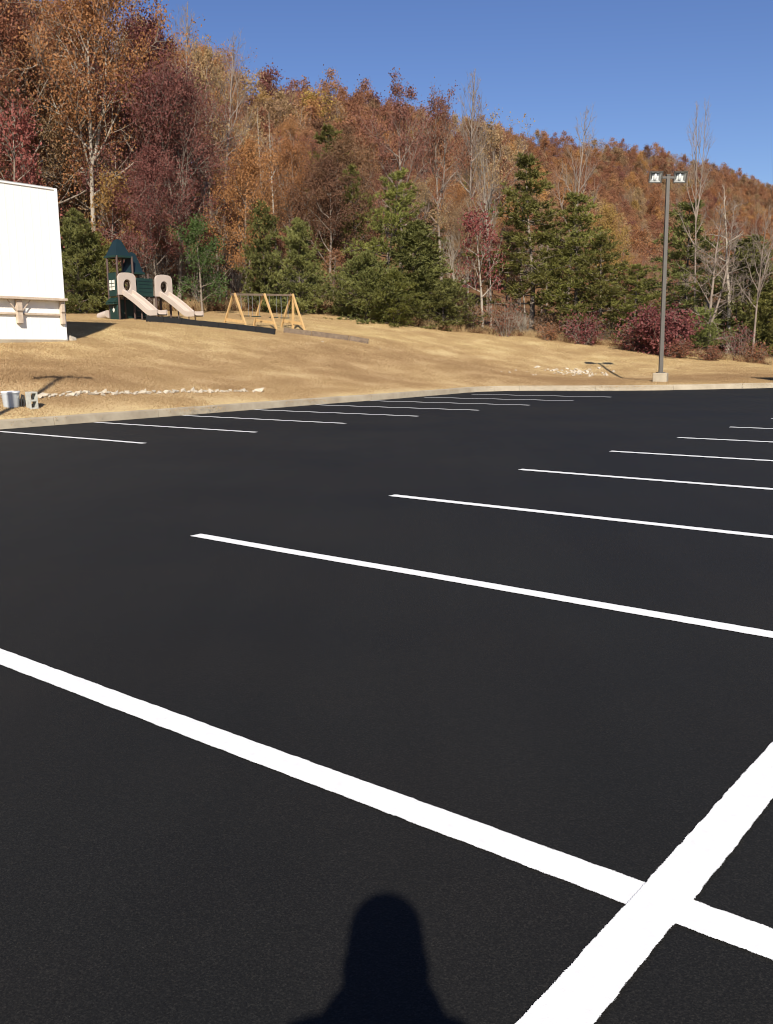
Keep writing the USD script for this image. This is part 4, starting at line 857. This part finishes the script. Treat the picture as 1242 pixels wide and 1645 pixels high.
# the trees and bushes one can point at, left to right along the edge of the woods
T('oak_tree', 'oak3', 'brown', 'bark', 22, 66, -60, 'dark brown leafy oak at the upper left frame edge', wide=0.95)
T('oak_tree', 'oak2', 'orange', 'pale_bark', 118, 60, -75, 'tall tan-orange oak with pale forked trunk rising above the white building', wide=0.8)
T('maple_tree', 'young1', 'red', 'bark', 2, 54, 140, 'pinkish red small tree at the left edge above the white building', wide=0.8)
T('maple_tree', 'young1', 'red', 'bark', 32, 56, 222, 'thin red sapling just above the white building roof', wide=0.7)
T('oak_tree', 'oak1', 'maroon', 'bark', 205, 61, 12, 'very tall dark maroon oak behind the playground tower', wide=0.82)
T('oak_tree', 'oak3', 'maroon', 'bark', 268, 60, 118, 'broad maroon oak right of the playground roof, lower than its tall neighbour', wide=0.85)
T('oak_tree', 'oak4', 'maroon', 'bark', 235, 57.5, 235, 'low wide maroon tree directly above the two slides', wide=0.95)
T('maple_tree', 'young1', 'yellow', 'bark', 165, 57, 255, 'slender tree with sparse yellow leaves left of the playground roof', wide=0.9)
T('maple_tree', 'young2', 'orange', 'bark', 190, 58, 300, 'small orange-leaved tree just above the playground roof', wide=0.8)
T('bare_tree', 'bare2', 'tan', 'twig', 282, 78, -10, 'tall thin bare tree against the sky right of the maroon oaks', wide=0.7)
T('bare_tree', 'bare1', 'tan', 'twig', 345, 80, 25, 'wide-topped bare tree against the sky at the notch in the skyline', wide=0.72)
T('open_oak_tree', 'open1', 'tan', 'twig', 315, 74, 65, 'tan half-bare tree below the two skyline bare trees', wide=0.8)
T('dead_tree', 'snag', 'tan', 'pale_twig', 418, 67, 152, 'white barkless dead trunk, left one of a pair on the hill', wide=0.55)
T('dead_tree', 'snag', 'tan', 'pale_twig', 435, 67.5, 160, 'white barkless dead trunk with bent tip, right one of a pair', wide=0.5, rz=2.2)
T('oak_tree', 'oak4', 'orange', 'bark', 385, 62, 222, 'orange-tan oak standing above the swing set', wide=0.85)
T('oak_tree', 'oak2', 'orange', 'bark', 462, 72, 225, 'amber oak right of the two white dead trunks', wide=0.85)
T('cedar_tree', 'cedar1', 'cedar', 'dark_bark', 118, 53, 330, 'dark green cedar right behind the white building corner', wide=1.0)
T('cedar_tree', 'cedar2', 'pine', 'dark_bark', 150, 54.5, 372, 'yellow-green low cedar between the building and the playground tower', wide=1.0)
T('holly_tree', 'young3', 'green', 'bark', 318, 56.5, 345, 'bright green leafy tree right of the second slide', wide=1.0)
T('cedar_tree', 'cedar3', 'cedar', 'dark_bark', 420, 60, 318, 'dark cedar above the middle of the swing set', wide=0.95)
T('cedar_tree', 'cedar1', 'cedar', 'dark_bark', 478, 59, 345, 'dark cedar at the right end of the swing set', wide=1.0)
T('pine_tree', 'pine2', 'pine', 'dark_bark', 615, 64, 268, 'round-headed pine with dark bare lower trunk above the cedar thicket', wide=1.25)
T('cedar_tree', 'cedar3', 'cedar', 'dark_bark', 668, 57.5, 352, 'tallest dark cedar in the thicket at the lawn edge', wide=1.75)
T('cedar_tree', 'cedar2', 'cedar', 'dark_bark', 588, 57, 402, 'wide cedar at the left of the thicket', wide=1.3)
T('cedar_tree', 'cedar2', 'pine', 'dark_bark', 632, 55.5, 432, 'lighter green cedar bush in front of the tallest thicket cedar', wide=1.3)
T('cedar_tree', 'cedar2', 'cedar', 'dark_bark', 712, 54, 448, 'low rounded cedar bush at the right end of the thicket', wide=1.7)
T('cedar_tree', 'cedar1', 'cedar', 'dark_bark', 553, 59, 428, 'small cedar at the left foot of the thicket behind brown grass', wide=1.2)
T('maple_tree', 'young1', 'red', 'pale_bark', 776, 54, 318, 'slim pale-trunked maple with thin red crown right of the thicket', wide=0.95)
T('bare_tree', 'bare3', 'tan', 'pale_bark', 792, 55.5, 225, 'tall straight pale trunk behind the thin red maple', wide=0.4)
T('bare_tree', 'bare3', 'tan', 'pale_twig', 735, 57, 362, 'bare forked pale tree at the right shoulder of the thicket', wide=0.7)
T('pine_tree', 'pine1', 'pine', 'bark', 858, 54, 236, 'tallest pine at the lawn edge, green crown over a bare trunk', wide=1.35)
T('pine_tree', 'pine1', 'pine', 'bark', 925, 53, 300, 'pine right beside the tallest one, its top lower', wide=1.45)
T('pine_tree', 'pine3', 'pine', 'bark', 972, 51.5, 362, 'dense pine with boughs down to the ground, left of the lamp pole', wide=1.35)
T('pine_tree', 'pine3', 'pine', 'bark', 1022, 50.5, 415, 'short pine close to the lamp pole on its left', wide=1.5)
T('maple_tree', 'oak4', 'yellow', 'bark', 990, 60, 322, 'yellow-orange tree glowing behind the pines left of the lamp', wide=0.62)
T('bare_tree', 'bare1', 'tan', 'twig', 918, 62, 148, 'tall bare grey tree against the sky behind the pines', wide=0.62)
T('bare_tree', 'bare2', 'tan', 'twig', 748, 74, 98, 'tallest tan bare tree against the sky in the middle', wide=0.62)
T('open_oak_tree', 'open1', 'maroon', 'twig', 640, 72, 122, 'half-bare reddish tree against the sky left of the tall tan one', wide=0.85)
T('open_oak_tree', 'open2', 'rust', 'twig', 708, 76, 150, 'thin reddish tree at the skyline between two taller ones', wide=0.75)
T('open_oak_tree', 'open2', 'tan', 'twig', 790, 80, 190, 'low tan tree at the skyline right of the tallest bare one', wide=0.9)
T('pine_tree', 'pine3', 'pine', 'dark_bark', 545, 95, 190, 'dark evergreen on the hillside below the skyline', wide=1.1)
T('pine_tree', 'pine1', 'cedar', 'dark_bark', 1115, 52, 318, 'dark pine behind the vine-hung trees right of the lamp', wide=1.4)
T('bare_tree', 'bare2', 'tan', 'twig', 1132, 50, 145, 'very tall thin bare tree right of the lamp, tip against the sky', wide=0.42)
T('vine_tree', 'vine', 'tan', 'twig', 1150, 48.5, 300, 'pale tree hung with grey vines right of the crimson shrub', wide=0.95)
T('dead_tree', 'snag', 'tan', 'pale_twig', 1183, 49, 272, 'pale dead tree leaning right with forked tip', wide=0.9, rz=0.4)
T('vine_tree', 'vine', 'tan', 'twig', 1176, 50, 345, 'grey brushy tree behind the pale vine-hung one', wide=0.8, rz=2.5)
T('bare_tree', 'bare3', 'tan', 'twig', 1222, 48, 318, 'bare pale tree near the right frame edge', wide=0.7)
T('cedar_tree', 'cedar1', 'cedar', 'dark_bark', 1212, 51, 372, 'green cedar behind the bare tree at the right frame edge', wide=1.5)
T('cedar_tree', 'cedar2', 'cedar', 'dark_bark', 1132, 48.5, 492, 'low dark cedar bush right beside the crimson shrub', wide=1.2)
T('cedar_tree', 'cedar2', 'pine', 'dark_bark', 1226, 49.5, 470, 'low olive cedar bush at the right frame edge behind the bin', wide=1.3)
T('crimson_shrub', 'bush1', 'crimson', 'bark', 1072, 46.6, 494, 'wide crimson-leaved shrub behind the lamp pole', 'shrub', wide=1.1)
T('crimson_shrub', 'bush2', 'crimson', 'bark', 1024, 47.3, 522, 'smaller dark red shrub left of the wide crimson one', 'shrub', wide=1.2)
T('crimson_shrub', 'bush3', 'crimson', 'bark', 1190, 46.8, 522, 'thin purplish shrub at the foot of the vine-hung trees', 'shrub', wide=0.8)
T('crimson_shrub', 'bush2', 'crimson', 'bark', 936, 48.6, 505, 'dull red shrub at the foot of the pines on the lawn edge', 'shrub', wide=0.95)
T('red_shrub', 'bush2', 'rust', 'bark', 1084, 45.6, 545, 'low orange-red brush at the right foot of the crimson shrub', 'shrub', wide=1.5)
T('red_shrub', 'bush2', 'rust', 'bark', 1138, 45.4, 556, 'low rusty brush between the crimson shrub and the vine-hung trees', 'shrub', wide=1.6)
T('red_shrub', 'bush2', 'rust', 'bark', 1215, 46.3, 552, 'small rust-brown bush beside the metal bin', 'shrub', wide=1.1)
T('red_shrub', 'bush3', 'rust', 'bark', 812, 50.5, 478, 'rust-red bush under the tallest pine trunk', 'shrub', wide=0.8)
T('red_shrub', 'bush2', 'rust', 'bark', 880, 49.5, 520, 'low rusty bush between the pine trunks', 'shrub', wide=1.1)

# the rest of the wood, each tree a thing of its own, down to the far hillside
ZONES = [(-900, 0, 'beyond the left frame edge'), (0, 100, 'above the white building'), (100, 340, 'behind the playground tower'), (340, 500, 'above the swing set'), (500, 620, 'left of the round-headed pine'), (620, 745, 'above the cedar thicket'),
         (745, 830, 'behind the thin red maple'), (830, 1000, 'around the tall pines'), (1000, 1110, 'behind the lamp pole'), (1110, 1243, 'right of the lamp pole'), (1243, 2500, 'beyond the right frame edge')]
def zone(px): return next(z for a, b, z in ZONES if a <= px < b)
rw = random.Random(77)
KINDS = [  # weight, name, growth, leaves, bark, label
    ('oak_tree', 'oak1', 'rust', 'bark', 'rust-brown oak', 'rust-brown oaks in the wood'), ('oak_tree', 'oak2', 'orange', 'bark', 'orange oak', 'orange oaks in the wood'),
    ('oak_tree', 'oak3', 'rust', 'bark', 'rust-brown oak', 'rust-brown oaks in the wood'), ('oak_tree', 'oak4', 'brown', 'bark', 'dark brown oak', 'dark brown oaks in the wood'),
    ('oak_tree', 'oak2', 'tan', 'pale_bark', 'tan oak', 'tan oaks in the wood'), ('open_oak_tree', 'open1', 'rust', 'twig', 'half-bare rusty tree', 'half-bare rusty trees in the wood'),
    ('open_oak_tree', 'open2', 'tan', 'twig', 'half-bare tan tree', 'half-bare tan trees in the wood'), ('bare_tree', 'bare1', 'tan', 'twig', 'leafless grey tree', 'leafless grey trees in the wood'),
    ('bare_tree', 'bare3', 'tan', 'pale_twig', 'leafless pale tree', 'leafless pale trees in the wood'), ('pine_tree', 'pine3', 'pine', 'dark_bark', 'green pine', 'pines in the wood')]
WT = [15, 9, 11, 8, 10, 14, 11, 13, 12, 2]
nwood = 0
cand = []
for i in range(9000):
    px = rw.uniform(-330, 1560); D = 56 + 70 * rw.random() ** 1.15
    cand.append((px, D))
for px, D in cand:
    if nwood >= 215: break
    d = ray(px, 500); x, y = d[0] / d[1] * D, D; az = math.atan2(x, y)
    if math.hypot(x, y) < treeline(az) + 3.5: continue
    dmin = 3.4 if D < 75 else 4.4
    if min((x - a) ** 2 + (y - b) ** 2 for a, b in ptrees) < dmin ** 2: continue
    left = np.interp(px, [0, 350, 700, 1242], [1.0, 0.9, 0.6, 0.45])
    k = rw.choices(range(10), WT)[0]
    h = rw.uniform(10.5, 15.5) * np.interp(px, [0, 300, 500, 800, 1242], [1.25, 1.15, 0.95, 0.82, 0.72])
    if 480 < px < 1300 and D < 72: h *= 0.78
    nm, ge, lf, bk_, lab, grp = KINDS[k]
    lim = at_dist(px, np.interp(px, [-330, 360, 395, 405, 450, 460, 600, 760, 820, 1000, 1560], [-300, 60, 120, 262, 262, 190, 225, 232, 330, 395, 400]) + rw.uniform(0, 40), D)[2] - gz(x, y)
    if lim < 4.0: continue
    h = min(h, lim)
    dp_ = 'at the front of the wood' if math.hypot(x, y) < treeline(az) + 14 else 'deep in the wood'
    plant(nm, ge, lf, bk_, f'{lab} {dp_} {zone(px)}', 'tree', x, y, h, f'{grp} {dp_} {zone(px)}', wide=rw.uniform(0.85, 1.05)); nwood += 1
# understorey along the edge of the wood
US = [('sapling', 'sapling', 'brush', 'twig', 'thin sapling with few dry leaves at the wood edge', 'thin saplings at the wood edge', 'sapling', (3.5, 7.5)), ('sapling', 'young1', 'rust', 'bark', 'young rusty-leaved tree at the wood edge', 'young rusty trees at the wood edge', 'sapling', (3.5, 6.5)),
      ('brush_shrub', 'brush', 'brush', 'pale_twig', 'leafless brushy shrub at the wood edge', 'leafless shrubs at the wood edge', 'shrub', (1.6, 3.6)), ('brush_shrub', 'bush3', 'brush', 'twig', 'tan-leaved brushy shrub at the wood edge', 'tan-leaved shrubs at the wood edge', 'shrub', (1.2, 2.8)),
      ('red_shrub', 'bush2', 'brown', 'bark', 'low brown-leaved shrub at the wood edge', 'low brown shrubs at the wood edge', 'shrub', (0.8, 1.8)), ('cedar_tree', 'cedar2', 'cedar', 'dark_bark', 'small dark cedar at the shaded wood edge', 'small cedars at the wood edge', 'tree', (2.0, 4.5))]
nu = 0
for i in range(4000):
    if nu >= 190: break
    px = rw.uniform(-260, 1420); d = ray(px, 560); az = math.atan2(d[0], d[1]); D = treeline(az) + 0.6 + 11 * rw.random() ** 1.6
    x, y = math.sin(az) * D, math.cos(az) * D
    if min((x - a) ** 2 + (y - b) ** 2 for a, b in ptrees) < 1.1 ** 2: continue
    k = rw.choices(range(6), [6, 5, 7, 6, 6, 4 if (60 < px < 560 or px > 1080) else 1])[0]; nm, ge, lf, bk_, lab, grp, cat, (h0, h1) = US[k]
    if 540 < px < 1110: h1 = min(h1, 2.3); h0 = min(h0, 1.0)
    plant(nm, ge, lf, bk_, f'{lab} {zone(px)}', cat, x, y, rw.uniform(h0, h1), f'{grp} {zone(px)}', wide=rw.uniform(0.85, 1.2)); nu += 1

# ------------------------------------------------------------------ far wood on the hill: one mass
def instancer(name, label, cat, protos, pos, idx, yaw, scl, follow=False):
    pi = UsdGeom.PointInstancer.Define(stage, '/World/' + name); tag(pi, label, cat, kind='stuff')
    paths = []
    for nm, parts in protos:
        x = UsdGeom.Xform.Define(stage, numbered(nm, '/World/' + name))
        for pn_, me, ma in parts: obj(pn_, me, ma, x.GetPrim())
        paths.append(x.GetPath())
    pi.CreatePrototypesRel().SetTargets(paths)
    pi.CreatePositionsAttr(Vt.Vec3fArray.FromNumpy(np.asarray(pos, np.float32))); pi.CreateProtoIndicesAttr(Vt.IntArray.FromNumpy(np.asarray(idx, np.int32)))
    half = np.asarray(yaw) / 2
    qs = np.column_stack([np.cos(half), 0 * half, 0 * half, np.sin(half)])
    if follow:                                                  # lie along the slope
        x_, y_ = np.asarray(pos)[:, 0], np.asarray(pos)[:, 1]; e_ = 0.45
        sx = (ground_z(x_ + e_, y_) - ground_z(x_ - e_, y_)) / (2 * e_); sy = (ground_z(x_, y_ + e_) - ground_z(x_, y_ - e_)) / (2 * e_)
        nn = np.column_stack([-sx, -sy, np.ones(len(x_))]); nn /= np.linalg.norm(nn, axis=1, keepdims=True)
        tq = np.column_stack([1 + nn[:, 2], -nn[:, 1], nn[:, 0], 0 * x_]); tq /= np.linalg.norm(tq, axis=1, keepdims=True)
        w1, x1, y1, z1 = tq.T; w2, x2, y2, z2 = qs.T
        qs = np.column_stack([w1 * w2 - x1 * x2 - y1 * y2 - z1 * z2, w1 * x2 + x1 * w2 + y1 * z2 - z1 * y2, w1 * y2 - x1 * z2 + y1 * w2 + z1 * x2, w1 * z2 + x1 * y2 - y1 * x2 + z1 * w2])
    pi.CreateOrientationsAttr(Vt.QuathArray([Gf.Quath(*map(float, q)) for q in qs]))
    pi.CreateScalesAttr(Vt.Vec3fArray.FromNumpy(np.asarray(scl, np.float32)))
    return pi
FAR = [('oak_tree', 'rust', deciduous(201, 12, 3.9, 0.22, 3200, 0.3, 12, twigs=0, clump=0.42), 'bark'), ('oak_tree', 'orange', deciduous(202, 12, 3.7, 0.25, 3000, 0.3, 12, twigs=0, clump=0.42), 'bark'),
       ('oak_tree', 'brown', deciduous(203, 11, 3.9, 0.22, 3000, 0.3, 12, twigs=0, clump=0.42), 'bark'), ('oak_tree', 'tan', deciduous(204, 12, 3.6, 0.25, 2800, 0.3, 12, twigs=0, clump=0.42), 'bark'),
       ('bare_tree', 'tan', deciduous(205, 12, 3.0, 0.3, 420, 0.26, 13, twigs=1, up=0.14, clump=0.4), 'twig'), ('bare_tree', 'rust', deciduous(206, 12, 3.2, 0.3, 1000, 0.27, 13, twigs=1, sparse=0.4, clump=0.45), 'twig'),
       ('oak_tree', 'maroon', deciduous(207, 11, 3.7, 0.22, 2800, 0.3, 12, twigs=0, clump=0.42), 'bark'), ('pine_tree', 'pine', pine(208, 12, 2.7, 0.2, 0.45), 'dark_bark'), ('oak_tree', 'yellow', deciduous(209, 11, 3.5, 0.22, 2600, 0.3, 12, twigs=0, clump=0.42), 'bark')]
fr_ = np.random.default_rng(31); P_ = []
X, Y = np.meshgrid(np.arange(-240, 420, 4.3), np.arange(40, 640, 4.3)); X = X.ravel() + fr_.uniform(-2.3, 2.3, X.size); Y = Y.ravel() + fr_.uniform(-2.3, 2.3, Y.size)
azf = np.arctan2(X, Y); Df = np.hypot(X, Y); okf = (np.abs(azf) < math.radians(36)) & (Df < ridge_R(azf) + 18) & (Df > treeline(azf) + 8)
X, Y, azf, Df = X[okf], Y[okf], azf[okf], Df[okf]
dist, _ = cKDTree(np.array(ptrees)).query(np.stack([X, Y], 1)); okf = (dist > 3.6) & ((Df > 108) | (fr_.random(len(X)) < 0.45)) & ((Df > np.interp(np.degrees(azf), [-6, 4, 10], [0, 95, 120])) | (Df < 0)); X, Y = X[okf], Y[okf]
pt = meshkit.noise(np.stack([X / 38, Y / 38, 0 * X], 1), 77)
base_w = np.array([22, 11, 8, 17, 20, 18, 4, 1.4, 1.2]); idx = np.array([fr_.choice(9, p=(w := base_w * np.array([1 + n_, 0.6 + 1.2 * n_, 1, 1.6 - n_, 1.6 - n_, 1, 0.6 + n_, 1, 1])) / w.sum()) for n_ in pt])
sc_ = np.interp(np.degrees(np.arctan2(X, Y)), [-8, 6, 14], [1.0, 0.85, 0.72])[:, None] * fr_.uniform(0.75, 1.25, (len(X), 1)) * np.array([[1, 1, 1]]) * fr_.uniform(0.9, 1.1, (len(X), 3))
print('far trees', len(X))
instancer('hillside_woods', 'autumn woods covering the far hillside up to the skyline', 'woods', [(n_, [('trunk', g_[0], M[b_]), ('crown', g_[1], LEAF[l_])]) for n_, l_, g_, b_ in FAR],
          np.column_stack([X, Y, ground_z(X, Y) - 0.2]), idx, fr_.uniform(0, 6.28, len(X)), sc_)

# ------------------------------------------------------------------ dry grass: short blades over the lawn, tall clumps along the wood
def blades(seed, n, size, h, w, bend=0.5):
    rg = np.random.default_rng(seed); b = np.column_stack([np.clip(rg.normal(0, size / 3.6, (n, 2)), -size * 0.75, size * 0.75), np.full(n, -0.01)]); a = rg.uniform(0, 6.28, n)
    s = np.column_stack([np.cos(a), np.sin(a), 0 * a]) * w / 2; hh = h * rg.uniform(0.5, 1.3, (n, 1)); ln = rg.normal(0, bend, (n, 2)) * hh
    mid = b + np.column_stack([ln * 0.35, hh * 0.6]); tip = b + np.column_stack([ln, hh])
    v = np.stack([b - s, b + s, mid + s * 0.7, mid - s * 0.7, tip], 1).reshape(-1, 3); k = np.arange(n) * 5
    return v, np.vstack([np.column_stack([k, k + 1, k + 2]), np.column_stack([k, k + 2, k + 3]), np.column_stack([k + 3, k + 2, k + 4])])
gr = np.random.default_rng(8)
X, Y = np.meshgrid(np.arange(-26, 24, 0.72), np.arange(14, 63, 0.72)); X = X.ravel() + gr.uniform(-0.6, 0.6, X.size); Y = Y.ravel() + gr.uniform(-0.6, 0.6, Y.size)
azf = np.arctan2(X, Y); ok = (np.abs(azf) < math.radians(27)) & (np.hypot(X, Y) < treeline(azf) + 2) & ~contains_xy(lot_poly.buffer(0.45), X, Y)
foot = Polygon([tuple((corner + bp(a, b, 0))[:2]) for a, b in ((-BL, 0.3), (0.3, 0.3), (0.3, -BD), (-BL, -BD))])
ok &= ~contains_xy(foot, X, Y); X, Y = X[ok], Y[ok]
instancer('dry_grass', 'short straw-coloured dormant grass covering the lawn', 'grass', [('grass_tuft', [('blades', blades(300 + k, 1000, 1.5, 0.04, 0.012, 0.9), M['dry_blades'])]) for k in range(3)],
          np.column_stack([X, Y, ground_z(X, Y)]), gr.integers(0, 3, len(X)), gr.uniform(0, 6.28, len(X)), np.repeat(gr.uniform(0.85, 1.15, (len(X), 1)), 3, 1), follow=True)
n = 5200; px = gr.uniform(-260, 1420, n); d = np.array([ray(p, 560) for p in px]); azf = np.arctan2(d[:, 0], d[:, 1])
Dg = treeline(azf) - 0.6 + 1.3 * (meshkit.noise(np.stack([px / 40, 0 * px, 0 * px], 1), 2) - 0.5) + np.abs(gr.normal(0, 2.6, n)); X, Y = np.sin(azf) * Dg, np.cos(azf) * Dg
hs_ = gr.uniform(0.5, 1.1, n) * np.where((px > 490) & (px < 590), 1.35, 1.0) * np.interp(px, [600, 800, 1242], [1, 0.6, 0.6])
instancer('undergrowth', 'tan dead grass and leafy undergrowth along the foot of the woods', 'undergrowth', [('grass_clump', [('blades', blades(320 + k, 60, 0.5, 0.7, 0.018, 0.35), M['dry_blades'])]) for k in range(2)] + [('leaf_clump', [('leaves', leaf_quads(np.random.default_rng(330 + k), np.random.default_rng(340 + k).normal(0, 1, (70, 3)) * [0.3, 0.3, 0.16] + [0, 0, 0.2], 0.11), LEAF[l_])]) for k, l_ in enumerate(('brush', 'rust', 'brown'))],
          np.column_stack([X, Y, ground_z(X, Y)]), gr.choice(5, n, p=[0.25, 0.2, 0.23, 0.17, 0.15]), gr.uniform(0, 6.28, n), np.repeat(hs_[:, None], 3, 1))
